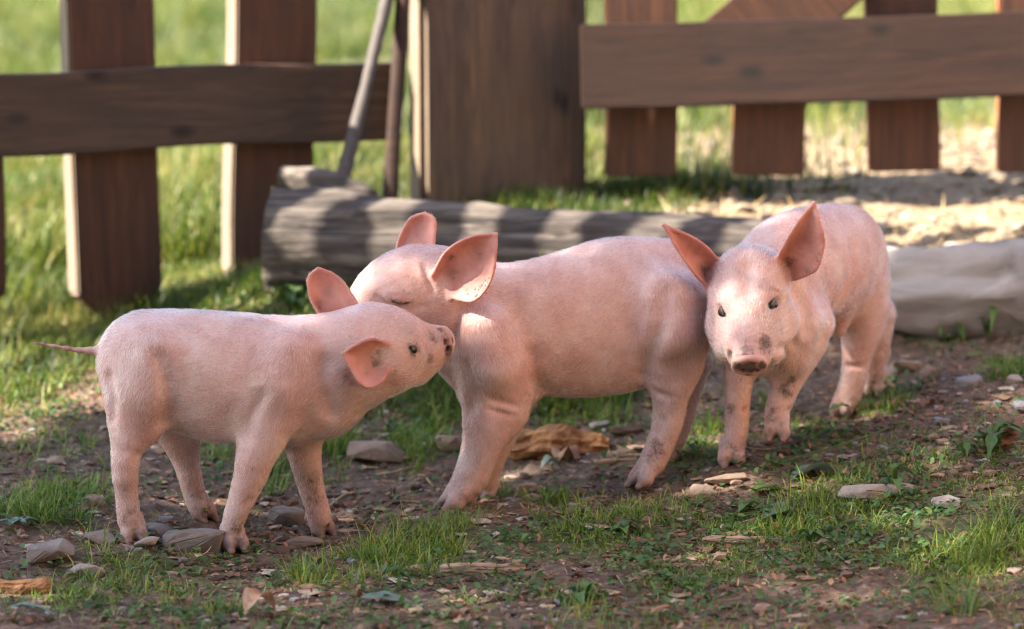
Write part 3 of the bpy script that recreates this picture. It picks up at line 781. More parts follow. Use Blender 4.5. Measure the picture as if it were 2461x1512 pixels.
    def ridge(s, uv, r=.004, k=.008, sink=.001): s.ridges.append((uv, r, k, sink)); return s
    def spot(s, u, v, r, chn, amt): s.stints.append((u, v, r, chn, amt)); return s

pigs = []
# ---- the piglet on the left, side on, nuzzling its neighbour's neck
A = Pig('piglet', 'piglet with its tail straight out, pressing its muddy snout against another\'s neck', (0, 1))
A.nh = 66000
A.chain([(357, 868, 0, 124, .80), (450, 892, 0, 146, .80), (560, 905, 0, 152, .82), (660, 905, 0, 144, .82), (750, 893, 0, 133, .80), (840, 868, .002, 121, .78), (905, 842, .008, 104, .88)], k=.02, flow=-1, hl=.010, n=16)
A.chain([(895, 836, .010, 104, .9), (955, 838, .018, 86, .95), (1003, 838, .030, 62), (1034, 830, .040, 47), (1046, 827, .044, 41)], k=.02, flow=-1, hl=.006, n=10)
A.chain([(1052, 822, .047, 40), (1056, 822, .048, 39)], k=.004, hl=.001)
A.chain([(950, 880, .015, 62), (1000, 885, .028, 38), (1035, 872, .038, 22)], k=.015, flow=-1, hl=.008)
A.chain([(700, 960, .0, 112, .8), (775, 955, .0, 100, .8)], k=.02, flow=-1, hl=.011)
A.chain([(345, 900, -.030, 104, .62), (330, 1000, -.040, 76, .72), (305, 1075, -.047, 44), (302, 1130, -.050, 33), (305, 1195, -.050, 30), (309, 1240, -.050, 31), (315, 1268, -.050, 28)], k=.022, hl=.010, n=12)
A.foot(322, 1303, -.055, -72)
A.chain([(410, 960, .035, 88, .7), (432, 1040, .045, 58), (443, 1090, .05, 40), (457, 1150, .052, 31), (470, 1195, .054, 29), (482, 1225, .055, 30)], k=.018, hl=.010, n=10)
A.foot(489, 1252, .06, -50)
A.chain([(650, 950, -.032, 92, .66), (632, 1040, -.044, 66, .85), (613, 1100, -.05, 52), (597, 1155, -.053, 43), (577, 1208, -.056, 35), (561, 1248, -.058, 29), (558, 1282, -.058, 26)], k=.02, hl=.011, n=12)
A.foot(564, 1324, -.062, -68)
A.chain([(715, 980, .03, 88, .7), (728, 1070, .045, 50), (738, 1130, .05, 39), (752, 1185, .05, 33), (765, 1230, .05, 31), (770, 1255, .05, 31)], k=.02, hl=.010, n=10)
A.foot(773, 1288, .055, -55)
A.chain([(262, 846, .0, 16), (235, 843, .0, 10.5), (190, 842, .0, 6.8), (130, 832, .0, 5.2), (76, 823, 0, 3.8)], k=.008, hl=.0022, n=9)
A.ear([(768, 757, .050), (747, 715, .050), (741, 670, .048), (764, 645, .046)], [(858, 732, .046), (836, 694, .05), (804, 662, .05), (764, 645, .046)], .012, (.25, -1, .1))
A.ear([(932, 826, -.046), (893, 815, -.066), (860, 827, -.076), (824, 850, -.078)], [(935, 880, -.044), (914, 918, -.060), (872, 926, -.078), (824, 850, -.078)], .014, (.15, -1, .0))
A.eye(994, 840, tilt=.6, size=1.35, open_=.55, dark=.55)
cA = pt(1062, 818, .03)
A.tints += [(cA, .024, 1, .50), (pt(1045, 800, .01), .018, 1, .35), (pt(1030, 850, .0), .022, 1, .35), (cA, .016, 3, .9), (cA, .025, 0, .5), (pt(912, 852, -.058), .009, 1, .85), (pt(908, 872, -.058), .010, 1, .9), (pt(898, 858, -.06), .012, 1, .55), (pt(825, 900, -.06), .05, 0, .25), (pt(860, 800, -.06), .03, 0, .25), (pt(80, 823, 0), .04, 1, .5), (pt(150, 836, 0), .04, 1, .4), (pt(150, 836, 0), .06, 0, .5)]  # dark blobs on the near ear paint its shaded canal
A.cuts += [(np.array([pt(1084, 836, .020), pt(1072, 838, .03)]), .0042, .002), (np.array([pt(915, 850, -.078), pt(917, 876, -.076)]), .0030, .004), (np.array([pt(1000, 902, .0), pt(1035, 884, .01), pt(1064, 862, .03)]), .0011, .0015),
           ]
A.chain([(695, 845, -.050, 42), (668, 925, -.052, 50)], k=.03, flow=1, hl=.009)
A.chain([(372, 850, -.042, 60), (352, 935, -.048, 62)], k=.03, flow=1, hl=.009)
A.chain([(530, 948, 0, 108, .86), (610, 950, 0, 104, .86)], k=.02, flow=-1, hl=.009)
A.chain([(935, 882, -.012, 46), (880, 905, -.008, 55)], k=.02, flow=-1, hl=.009)
A.fold([(398, 1012), (408, 960), (400, 905), (382, 860)], .008, .016)
A.fold([(590, 1048), (602, 1000), (630, 950)], .006, .014)
A.fold([(690, 1092), (700, 1060), (720, 1040)], .004, .010)
A.fold([(800, 990), (770, 930), (778, 870)], .006, .020)
A.fold([(842, 905), (856, 925), (880, 938)], .004, .010)
A.fold([(262, 905), (275, 960), (270, 1010)], .004, .012)
A.fold([(330, 1092), (322, 1110)], .003, .008); A.fold([(600, 1200), (585, 1215)], .002, .006)
A.ridge([(300, 1122), (296, 1150)], .010, .02, .006)
A.fold([(1040, 790), (1050, 815), (1045, 840)], .0018, .004); A.fold([(1062, 792), (1070, 815), (1066, 850)], .0018, .003)
A.spot(640, 880, .07, 0, .16); A.spot(760, 900, .08, 0, .28); A.spot(330, 1000, .05, 0, .22); A.spot(605, 1120, .03, 0, .22); A.spot(870, 800, .04, 0, .25)
A.spot(1040, 810, .02, 1, .5); A.spot(1010, 860, .02, 1, .3); A.spot(985, 790, .02, 1, .35); A.spot(1078, 845, .011, 1, 1.0); A.spot(1060, 790, .008, 1, .7); A.spot(1035, 862, .012, 1, .6); A.spot(880, 1000, .05, 0, .2)
cA2 = pt(1062, 822, .036); nA = np.array([.90, -.38, .12]); nA /= np.linalg.norm(nA); xA = np.cross(nA, [0, 0, 1.]); xA /= np.linalg.norm(xA); yA = np.cross(xA, nA)
A.chain([(*(cA2+xA*math.cos(t)*.0185+yA*math.sin(t)*.0190+nA*.004), .0045) for t in np.linspace(0, 2*math.pi, 15)], k=.003, world=True, hl=.0005, ink=.002)
A.cuts += [(np.array([cA2+nA*.014+xA*sx_*.008, cA2-nA*.002+xA*sx_*.007]), .0040, .0015) for sx_ in (-1, 1)]
for u_, v_, r_t, am in ((790, 700, .010, .35), (765, 735, .012, .4), (880, 900, .010, .35), (860, 870, .008, .3), (845, 690, .008, .35)): A.spot(u_, v_, r_t, 1, am)
for u_, v_, r_t, am in ((305, 1180, .025, .25), (315, 1250, .02, .5), (590, 1190, .02, .2), (560, 1270, .02, .5), (745, 1160, .025, .5), (760, 1220, .025, .6), (470, 1190, .025, .45), (840, 960, .03, .22)): A.spot(u_, v_, r_t*1.25, 1, am*.8)
pigs.append(A)

# ---- the middle piglet, side on, facing left with its head behind the first one's
B = Pig('piglet', 'piglet in the middle, side-on, facing left with its eyes closed', (.28, -.96))
B.nh = 66000
B.chain([(1610, 706, .265, 130, .72), (1500, 748, .240, 180, .70), (1400, 772, .22, 176, .70), (1300, 787, .20, 163, .72), (1210, 790, .185, 156, .74), (1130, 765, .168, 136, .74), (1075, 738, .155, 118, .8)], k=.02, flow=1, hl=.009, n=16)
B.chain([(1045, 706, .145, 118, .84), (985, 697, .132, 104, .86), (925, 716, .120, 82, .95), (880, 750, .112, 52), (850, 772, .107, 38)], k=.02, flow=1, hl=.006, n=10)
B.chain([(846, 776, .106, 38), (838, 780, .105, 37)], k=.004, hl=.001)
B.chain([(1060, 790, .15, 80, .8), (1000, 790, .135, 56)], k=.02, hl=.007)
B.chain([(1175, 850, .165, 128, .72), (1190, 905, .165, 104, .72)], k=.022, hl=.012)
B.chain([(1195, 880, .130, 98, .6), (1192, 975, .125, 84, .7), (1165, 1045, .120, 58), (1148, 1100, .118, 49), (1129, 1150, .115, 46), (1106, 1185, .112, 40), (1098, 1200, .11, 36)], k=.022, hl=.012, n=12)
B.foot(1094, 1230, .105, 205, 1.35)
B.chain([(1215, 930, .2, 80), (1208, 1020, .213, 52), (1190, 1080, .218, 38), (1174, 1140, .22, 30), (1168, 1172, .22, 27)], k=.02, hl=.010, n=9)
B.foot(1163, 1211, .218, 235, 1.0)
B.chain([(1605, 770, .215, 118, .58), (1612, 870, .205, 82, .72), (1610, 950, .200, 50), (1606, 1005, .2, 42), (1591, 1055, .197, 37), (1573, 1100, .193, 36), (1560, 1125, .19, 33)], k=.022, hl=.010, n=12)
B.foot(1545, 1170, .185, 222, 1.15)
B.chain([(1640, 880, .30, 72), (1642, 960, .31, 42), (1635, 1020, .315, 31), (1612, 1080, .32, 27), (1598, 1112, .32, 25)], k=.02, hl=.010, n=9)
B.foot(1588, 1142, .32, 215, .9)
B.chain([(1530, 905, .215, 18), (1500, 922, .21, 13)], k=.012, hl=.003)
B.chain([(1725, 690, .29, 9), (1745, 740, .30, 6)], k=.008, hl=.004)
B.ear([(1040, 660, .082), (1075, 602, .070), (1130, 571, .066), (1194, 562, .066)], [(1085, 716, .086), (1140, 722, .066), (1182, 665, .062), (1194, 562, .066)], .018, (.28, -1, -.02))
B.ear([(950, 612, .185), (966, 560, .19), (985, 528, .19), (1020, 512, .19)], [(1038, 604, .175), (1044, 560, .18), (1043, 526, .185), (1020, 512, .19)], .012, (.7, -.8, .1))
B.eye(962, 724, tilt=.12, size=1.9, closed=True)
B.tints += [(pt(1075, 690, .075), .010, 1, 1.0), (pt(1150, 600, .06), .007, 1, .8), (pt(1110, 700, .06), .02, 0, .5), (pt(1300, 800, .1), .10, 0, .16), (pt(1450, 800, .12), .10, 0, .2), (pt(1625, 800, .15), .06, 0, .2), (pt(845, 775, .1), .03, 1, .6)]
B.chain([(1165, 790, .105, 60), (1182, 880, .100, 66)], k=.03, flow=1, hl=.009)
B.chain([(1600, 720, .190, 76), (1602, 800, .180, 74)], k=.03, flow=1, hl=.009)
B.chain([(1400, 812, .21, 134, .74), (1480, 808, .22, 132, .74)], k=.02, flow=1, hl=.009)
B.fold([(1278, 850), (1284, 900), (1300, 940)], .008, .018); B.fold([(1545, 900), (1562, 850), (1590, 780), (1600, 700)], .009, .020)
B.fold([(1102, 716), (1104, 760), (1096, 800), (1088, 835)], .0045, .007); B.fold([(1118, 730), (1122, 770)], .003, .006); B.fold([(1045, 790), (1075, 800)], .003, .008)
B.fold([(1120, 880), (1140, 930), (1130, 985)], .006, .016); B.fold([(1180, 960), (1240, 975)], .003, .010); B.fold([(1175, 985), (1235, 1000)], .0025, .008)
B.fold([(1590, 1010), (1580, 1040)], .003, .008); B.fold([(1570, 940), (1610, 955)], .003, .010);
B.fold([(905, 712), (935, 738), (990, 745), (1020, 735)], .0028, .006); B.fold([(1018, 640), (1028, 670), (1038, 700)], .003, .006)
B.ridge([(930, 712), (962, 706), (995, 712)], .005, .010, .003)
B.spot(1120, 760, .05, 0, .35); B.spot(1200, 860, .06, 0, .3); B.spot(1400, 800, .10, 0, .25); B.spot(1290, 880, .05, 0, .35); B.spot(1600, 850, .05, 0, .3); B.spot(1500, 860, .06, 0, .2); B.spot(1200, 960, .04, 0, .3)
B.spot(1245, 720, .02, 1, .22); B.spot(1180, 860, .025, 1, .2); B.spot(1620, 870, .04, 1, .25); B.spot(1600, 950, .03, 1, .25)
for u_, v_, r_t, am in ((1095, 655, .018, .35), (1120, 690, .014, .28), (1150, 610, .010, .32), (1165, 660, .008, .3), (1000, 560, .010, .3), (1085, 620, .012, .4)): B.spot(u_, v_, r_t, 1, am)
for u_, v_, r_t, am in ((1600, 960, .03, .4), (1580, 1080, .03, .5), (1150, 1120, .03, .3), (1110, 1190, .025, .5), (1050, 760, .02, .2), (900, 640, .02, .2), (1560, 1130, .02, .5)): B.spot(u_, v_, r_t, 1, am)
pigs.append(B)

# ---- the piglet on the right, walking towards the camera
C = Pig('piglet', 'piglet walking head-on with a forefoot raised and a mud-specked face', (.88, -.48))
C.nh = 66000
C.chain([(2022, 630, .50, 140, .74), (1985, 632, .44, 140, .76), (1935, 640, .36, 140, .76), (1880, 660, .29, 138, .76), (1840, 690, .24, 118, .86), (1815, 705, .20, 100, .9)], k=.02, flow=1, hl=.009, n=14)
C.chain([(1800, 680, .170, 92, 1.0), (1796, 730, .145, 94, .98), (1797, 780, .115, 80, .98), (1800, 825, .085, 60, 1.0), (1801, 855, .066, 47, 1.0)], k=.02, flow=-1, hl=.008, n=10, lat=(1, 0, 0))
C.chain([(1735, 785, .155, 40), (1752, 835, .12, 38)], k=.02, flow=-1, hl=.009)
C.chain([(1870, 775, .155, 48), (1850, 835, .12, 40)], k=.02, flow=-1, hl=.009)
C.chain([(1800, 850, .070, 42, 1.1), (1800, 868, .052, 33, 1.2)], k=.010, hl=.002, lat=(1, 0, 0))
C.chain([(1872, 760, .25, 118, .8), (1860, 800, .24, 108, .8)], k=.022, hl=.012)
C.chain([(1795, 830, .23, 70, .9), (1777, 900, .22, 42), (1772, 960, .216, 34), (1771, 1020, .214, 32), (1765, 1060, .213, 31), (1760, 1082, .212, 30)], k=.02, hl=.010, n=11)
C.foot(1757, 1122, .205, 268, 1.1)
C.chain([(1930, 780, .26, 82, .9), (1916, 860, .245, 52), (1892, 915, .23, 39), (1876, 960, .222, 35), (1866, 995, .213, 33), (1864, 1018, .207, 30)], k=.02, hl=.013, n=11)
C.foot(1866, 1057, .197, 262, 1.05)
C.chain([(2062, 690, .51, 92, .8), (2070, 780, .50, 60), (2060, 850, .492, 40), (2052, 900, .488, 35), (2040, 945, .484, 33), (2032, 970, .48, 30)], k=.022, hl=.009, n=11)
C.foot(2022, 1003, .47, 250, 1.0)
C.chain([(2090, 760, .56, 62), (2098, 840, .57, 38), (2097, 890, .575, 29), (2096, 915, .575, 27)], k=.02, hl=.009)
C.foot(2096, 950, .57, 262, .9)
C.chain([(2005, 735, .44, 34), (2012, 790, .45, 22)], k=.02, hl=.004)
C.ear([(1728, 628, .165), (1700, 597, .152), (1655, 566, .14), (1594, 541, .13)], [(1700, 692, .155), (1662, 648, .13), (1628, 598, .125), (1594, 541, .13)], .015, (.35, -1, .25))
C.ear([(1862, 640, .155), (1880, 598, .135), (1915, 540, .125), (1956, 487, .125)], [(1912, 672, .165), (1962, 645, .135), (1978, 575, .125), (1956, 487, .125)], .016, (.35, -1, -.05))
C.eye(1731, 748, tilt=.55, size=1.45, open_=1.05, dark=.30)
C.eye(1861, 729, tilt=-.35, size=1.55, open_=1.05, dark=.36)
C.tints += [(pt(1800, 882, .03), .020, 0, .75), (pt(1800, 884, .035), .028, 3, 1.0),
            (pt(1800, 820, .05), .02, 3, .4), (pt(1905, 920, .2), .013, 1, .8), (pt(1748, 985, .19), .011, 1, .8), (pt(1890, 660, .1), .014, 1, .6), (pt(1945, 655, .13), .012, 1, .55), (pt(2000, 745, .42), .05, 0, .4), (pt(1800, 895, .02), .010, 1, .5)]
cN = pt(1800, 881, .034); ndn = np.array([0, -.80, -.60]); ey_ = np.cross([1, 0, 0], ndn); ey_ /= np.linalg.norm(ey_); ey_ = ey_ if ey_[2] > 0 else -ey_
C.chain([(*(cN+np.array([math.cos(t), 0, 0])*.0215+ey_*math.sin(t)*(.0150 if math.sin(t) > 0 else .0125)-ndn*.001), .0052) for t in np.linspace(0, 2*math.pi, 15)], k=.003, world=True, hl=.0005, ink=.002)
C.chain([(*(cN-ndn*.006-np.array([.012, 0, 0])), .0125), (*(cN-ndn*.006+np.array([.012, 0, 0])), .0125)], k=.004, world=True, hl=.0005)
C.cuts += [(np.array([cN+np.array([sx_*.0105, 0, 0])-ey_*.0055+ndn*.010, cN+np.array([sx_*.0098, 0, 0])-ey_*.0030-ndn*.008]), .0050, .0015) for sx_ in (-1, 1)]
C.chain([(1905, 775, .215, 66), (1890, 850, .215, 54)], k=.02, flow=1, hl=.010)
C.ridge([(1700, 708), (1728, 718)], .004, .012, .002); C.ridge([(1842, 700), (1868, 696), (1890, 708)], .005, .010, .003)
for vv in (846, 836, 825): C.fold([(1772, vv+9), (1785, vv), (1800, vv-3), (1816, vv), (1830, vv+9)], .0016, .003)
C.fold([(1910, 690), (1935, 740), (1940, 790)], .006, .018); C.fold([(2052, 590), (2046, 660), (2018, 720)], .008, .020); C.fold([(1870, 840), (1905, 820)], .004, .012)
C.fold([(1845, 990), (1900, 985)], .003, .008); C.fold([(1745, 985), (1795, 985)], .0025, .007); C.fold([(1820, 900), (1835, 960)], .004, .010); C.fold([(2030, 880), (2075, 880)], .003, .010)
C.fold([(1795, 640), (1797, 700)], .006, .020)
C.spot(1790, 845, .020, 1, .55); C.spot(1840, 830, .018, 1, .7); C.spot(1752, 850, .012, 1, .6); C.spot(1850, 690, .012, 1, .3); C.spot(1838, 760, .016, 1, .4); C.spot(1775, 800, .02, 0, .35); C.spot(1800, 800, .03, 0, .3)
C.spot(1800, 882, .024, 0, .7); C.spot(1800, 895, .016, 1, .5); C.spot(1890, 935, .016, 1, .7); C.spot(1755, 985, .010, 1, .7); C.spot(2060, 700, .06, 0, .3); C.spot(2010, 730, .03, 0, .5); C.spot(2050, 850, .03, 0, .3); C.spot(1960, 640, .07, 0, .14); C.spot(1800, 600, .02, 1, .1)
for u_, v_, r_t, am in ((1900, 630, .016, .55), (1940, 650, .012, .5), (1950, 600, .010, .4), (1925, 560, .008, .35), (1965, 625, .009, .5), (1690, 650, .014, .5), (1670, 610, .010, .35), (1640, 580, .008, .3), (1905, 590, .012, .35)): C.spot(u_, v_, r_t, 1, am)
C.spot(1825, 690, .010, 1, .35); C.spot(1820, 760, .012, 1, .4); C.spot(1875, 800, .012, 1, .3); C.spot(1800, 884, .016, 1, .85); C.spot(1770, 880, .010, 1, .8); C.spot(1832, 880, .010, 1, .9)
C.spot(1775, 620, .02, 1, .12); C.spot(1850, 790, .03, 1, .22); C.spot(1880, 880, .03, 1, .35)
pigs.append(C)
import time as _t
for P_ in pigs:
    t_ = _t.time(); P_.build(); print('pig', len(P_.V), round(_t.time()-t_, 1))

# ------------------------------------------------------------------ plants, stones and litter
def in_view(x, y, m=.12): return np.abs(x) < m+.1725*(y+4.2)
def ribbons(name, base, dirh, length, width, curl, var, mat, K=4, lift=.9, twist=None):
    """many narrow curved blades in one mesh; dirh = unit horizontal heading"""
    n = len(base); V = np.zeros((n, K, 2, 3)); up = np.array([0, 0, 1.0])
    side = np.stack([-dirh[:, 1], dirh[:, 0], np.zeros(n)], 1)
    if twist is not None: side = side*np.cos(twist)[:, None]+dirh*np.sin(twist)[:, None]*.8+up*np.sin(twist)[:, None]*.3
    p = base.copy(); el = np.full(n, 1.0)*lift
    for i in range(K):
        wd = width*(1-(i/(K-1))**1.7*.94)*.5
        V[:, i, 0] = p-side*wd[:, None]; V[:, i, 1] = p+side*wd[:, None]
        d = dirh*np.cos(el)[:, None]+up*np.sin(el)[:, None]
        p = p+d*(length/(K-1))[:, None]; el = el-curl
    idx = np.arange(n*K*2).reshape(n, K, 2)
    F = np.concatenate([np.stack([idx[:, i, 0], idx[:, i, 1], idx[:, i+1, 1], idx[:, i+1, 0]], 1) for i in range(K-1)])
    return mesh_np(name, V.reshape(-1, 3), F, mat, None, True, {'var': np.repeat(var, K*2)})
def tufts(cx, cy, nb, spread, L, W, elr=(.7, 1.5), varr=(.15, .75), seed=1, dry=.06, vshift=0):
    r = np.random.default_rng(seed); k = np.repeat(np.arange(len(cx)), nb); n = len(k)
    a = r.random(n)*2*np.pi; rad = r.random(n)**.7
    x = cx[k]+np.cos(a)*rad*spread[k]; y = cy[k]+np.sin(a)*rad*spread[k]
    z = ground(x, y)-.002
    a2 = a+r.normal(0, .8, n); dh = np.stack([np.cos(a2), np.sin(a2), np.zeros(n)], 1)
    Ln = L[k]*r.uniform(.45, 1.15, n); Wn = W*r.uniform(.6, 1.3, n)
    v = r.uniform(*varr, n)+(vshift+.1*r.normal(0, 1, len(cx)))[k]; dr = r.random(n) < dry; v[dr] = r.uniform(.85, 1, dr.sum())
    return np.stack([x, y, z], 1), dh, Ln, Wn, r.uniform(.05, .55, n), np.clip(v, 0, 1), r.uniform(*elr, n), r.normal(0, .5, n)
def grass_obj(name, T, mat, label, K=4):
    o = ribbons(name, T[0], T[1], T[2], T[3], T[4], T[5], mat, K, T[6], T[7]); return tag(o, label, 'grass', kind='stuff')

r_ = np.random.default_rng(5)
# short turf where the pen is green
N = 60000; x = r_.uniform(-1.15, 1.25, N); y = r_.uniform(-.78, 1.15, N)
gd = near_green(x, y)*np.clip(.55+1.5*fbm(x*9, y*9, None, 3, 44), 0, 1.6)
keep = (r_.random(N) < gd*.62) & in_view(x, y)
x, y = x[keep], y[keep]; print('tufts', len(x))
hgt = .029*np.clip(1+1.0*fbm(x*5, y*5, None, 2, 7), .5, 1.7)
grass_obj('grass', tufts(x, y, 8, np.full(len(x), .012), hgt, .0021, seed=2, varr=(.25, .85), elr=(.30, 1.45)), M['grass'], 'short green grass growing in patches on the shaded soil round the piglets')
# tiny ground-cover leaves
def leaflets(name, x, y, size, hmax, var, mat, label, cat='plant', seed=3):
    r = np.random.default_rng(seed); n = len(x); z = ground(x, y)+r.random(n)**1.5*hmax
    a = r.random(n)*2*np.pi; tl = r.normal(0, .45, n); s = size*r.uniform(.5, 1.2, n)
    d = np.stack([np.cos(a)*np.cos(tl), np.sin(a)*np.cos(tl), np.sin(tl)], 1); sd = np.stack([-np.sin(a), np.cos(a), r.normal(0, .3, n)], 1)
    c = np.stack([x, y, z+.001], 1); V = np.zeros((n, 6, 3)); up = np.array([0, 0, 1.0])
    V[:, 0] = c; V[:, 1] = c+d*s[:, None]*.45+sd*s[:, None]*.33+up*s[:, None]*.12; V[:, 2] = c+d*s[:, None]*.85+sd*s[:, None]*.22+up*s[:, None]*.05
    V[:, 3] = c+d*s[:, None]; V[:, 4] = c+d*s[:, None]*.85-sd*s[:, None]*.22+up*s[:, None]*.05; V[:, 5] = c+d*s[:, None]*.45-sd*s[:, None]*.33+up*s[:, None]*.12
    i = np.arange(n*6).reshape(n, 6); F = np.concatenate([i[:, [0, 1, 2, 3]], i[:, [0, 3, 4, 5]]])
    o = mesh_np(name, V.reshape(-1, 3), F, mat, None, True, {'var': np.repeat(var, 6)}); return tag(o, label, cat, kind='stuff')
N = 120000; x = r_.uniform(-1.15, 1.25, N); y = r_.uniform(-.78, 1.15, N)
keep = (r_.random(N) < np.clip(near_green(x, y)+.14, 0, 1)*.55*np.clip(.5+fbm(x*11+4, y*11, None, 3, 71), 0, 1.5)) & in_view(x, y)
x, y = x[keep], y[keep]
leaflets('ground_cover', x, y, .0125, .014, np.clip(r_.beta(2, 3, len(x)), 0, 1), M['weed'], 'tiny clover-like leaves and yellowish sprigs creeping between the grass and the soil')
# bright turf and meadow beyond
N = 50000; x = r_.uniform(-1.5, .35, N); y = r_.uniform(.62, 2.6, N)
gz_ = zones(x, y)[0]; keep = (r_.random(N) < gz_*.55*np.clip(.8+.7*fbm(x*6, y*6, None, 3, 90), 0, 1.5)) & in_view(x, y, .2); x, y = x[keep], y[keep]
hh = .050*np.clip(1+.6*fbm(x*4, y*4, None, 2, 17), .4, 1.9)
grass_obj('grass', tufts(x, y, 6, np.full(len(x), .018), hh, .003, seed=4, varr=(.2, .9), dry=.12, vshift=.35*fbm(x*5, y*5, None, 3, 67)), M['meadow'], 'sunlit yellow-green turf at the foot of the fence behind the log and left piglet')
N = 26000; y = 1.6+9*r_.random(N)**1.6; x = r_.uniform(-1, 1, N)*(.3+.18*(y+4.2))
gz_ = zones(x, y)[0]; keep = (r_.random(N) < gz_*.8); x, y = x[keep], y[keep]
hh = .07*np.clip(1+.7*fbm(x*1.5, y*1.5, None, 2, 27), .4, 2)*(1+.04*y)
grass_obj('grass', tufts(x, y, 5, .03+.01*y, hh, .0055, seed=6, varr=(.0, .8), dry=.22, vshift=.45*fbm(x*1.3, y*.8, None, 3, 66)), M['meadow'], 'blurred green and straw-coloured meadow seen through the gaps of the fence', 3)
# dry bits on the sunlit sandy strip
N = 9000; x = r_.uniform(0, 1.6, N); y = r_.uniform(.95, 4.0, N); szz = zones(x, y)[1]; keep = (r_.random(N) < szz*.8) & in_view(x, y, .2); x, y = x[keep], y[keep]; n = len(x)
a = r_.random(n)*2*np.pi
o = ribbons('hay_litter', np.stack([x, y, ground(x, y)+.004], 1), np.stack([np.cos(a), np.sin(a), 0*a], 1), r_.uniform(.015, .06, n), r_.uniform(.002, .007, n), r_.normal(0, .3, n), r_.random(n), M['straw'], 4, r_.normal(.1, .2, n), r_.normal(0, .8, n))
tag(o, 'pale dry hay and chaff scattered over the sunlit sandy strip below the right fence', 'hay', kind='stuff')
# fine litter on the soil
N = 15000; x = r_.uniform(-1, 1.2, N); y = r_.uniform(-.75, 1.1, N); keep = in_view(x, y); x, y = x[keep], y[keep]; n = len(x); a = r_.random(n)*2*np.pi
o = ribbons('straw_litter', np.stack([x, y, ground(x, y)+.0025], 1), np.stack([np.cos(a), np.sin(a), 0*a], 1), .006+.035*r_.random(n)**3, .0007+.0020*r_.random(n)**2, r_.normal(0, .25, n), r_.random(n), M['straw'], 4, r_.normal(.03, .15, n), r_.normal(0, .6, n))
tag(o, 'short bits of straw, stalk and root fibre lying loose on the bare soil', 'litter', kind='stuff')
N = 7000; x = r_.uniform(-1, 1.2, N); y = r_.uniform(-.75, 1.1, N); keep = in_view(x, y); x, y = x[keep], y[keep]
leaflets('leaf_litter', x, y, .011, .006, r_.random(len(x)), M['deadleaf'], 'crumbled brown dead leaves and bark flakes strewn over the soil', 'litter', 9)

# gravel and clods: one mesh each
ico = bmesh.new(); bmesh.ops.create_icosphere(ico, subdivisions=1, radius=1.0)
IV = np.array([v.co[:] for v in ico.verts]); IF = np.array([[v.index for v in f.verts] for f in ico.faces]); ico.free()
def pebbles(name, x, y, s, mat, label, cat, seed=4, flat=.55, sink=.25):
    r = np.random.default_rng(seed); n = len(x); z = ground(x, y)
    R_ = r.uniform(.65, 1.3, (n, len(IV), 1)); sc_ = np.stack([s*r.uniform(.8, 1.6, n), s*r.uniform(.7, 1.2, n), s*flat*r.uniform(.6, 1.3, n)], 1)
    V = IV[None]*R_*sc_[:, None]; a = r.random(n)*2*np.pi; c_, s_ = np.cos(a)[:, None], np.sin(a)[:, None]
    V = np.stack([V[..., 0]*c_-V[..., 1]*s_, V[..., 0]*s_+V[..., 1]*c_, V[..., 2]], -1)+np.stack([x, y, z+s*flat*(1-2*sink)*.6], 1)[:, None]
    F = (IF[None]+(np.arange(n)*len(IV))[:, None, None]).reshape(-1, 3)
    o = mesh_np(name, V.reshape(-1, 3), F, mat, None, False, {'var': np.repeat(r.random(n), len(IV))}); return tag(o, label, cat, kind='stuff')
def gravel_mat(name, stops):
    m = NT(name); a = m.attr('var'); c = m.ramp(a.outputs['Fac'], stops); v = m.coord('Object'); n1 = m.noise(v, 120, 4, .7)
    return m.set(Base_Color=m.mix(m.ramp(n1, [(.4, .6), (.6, 0)]), c, (.09, .06, .045)), Roughness=.9, Normal=m.bump(n1, .5, .0015))
M['gravel'] = gravel_mat('gravel', [(0, (.16, .12, .10)), (.4, (.28, .235, .215)), (.7, (.24, .25, .28)), (1, (.45, .40, .36))])
M['clod'] = gravel_mat('soil_clods', [(0, (.035, .019, .011)), (.5, (.10, .058, .036)), (1, (.24, .155, .105))])
N = 9000; x = r_.uniform(-1.1, 1.2, N); y = r_.uniform(-.78, 1.15, N)
dens = np.clip(.28+.8*fbm(x*3.3+8, y*3.3, None, 3, 51), .04, 1)+1.1*np.exp(-(((x+.55)/.22)**2+((y+.02)/.10)**2))+.6*np.exp(-(((x-.72)/.25)**2+((y-.1)/.2)**2))
keep = (r_.random(N) < dens*.5) & in_view(x, y); x, y = x[keep], y[keep]
pebbles('gravel', x, y, .0016+.0062*r_.random(len(x))**2.6, M['gravel'], 'small grey and tan stone chips scattered over the soil of the pen', 'gravel')
N = 20000; x = r_.uniform(-1.1, 1.2, N); y = r_.uniform(-.78, 1.1, N); keep = (r_.random(N) < np.clip(.4+.8*fbm(x*5, y*5, None, 3, 61), .05, 1)) & in_view(x, y); x, y = x[keep], y[keep]
pebbles('soil_crumbs', x, y, .0018+.008*r_.random(len(x))**3, M['clod'], 'loose crumbs and clods of dark brown soil', 'soil', 6, .7)
N = 8000; x = r_.uniform(-1.1, 1.2, N); y = r_.uniform(-.78, 1.1, N); keep = (r_.random(N) < np.clip(.35+.8*fbm(x*4+1, y*4, None, 3, 161), .05, 1)) & in_view(x, y); x, y = x[keep], y[keep]
M['chips'] = gravel_mat('wood_chips', [(0, (.12, .06, .035)), (.5, (.26, .15, .09)), (.8, (.42, .30, .20)), (1, (.60, .50, .40))])
pebbles('wood_chips', x, y, .003+.012*r_.random(len(x))**2.4, M['chips'], 'flat brown and tan chips of wood and bark trodden into the soil', 'wood chips', 16, .22)
N = 1500; x = r_.uniform(-.9, 1.5, N); y = r_.uniform(1.0, 2.6, N); z1 = zones(x, y)[1]; keep = (r_.random(N) < z1) & in_view(x, y, .2); x, y = x[keep], y[keep]
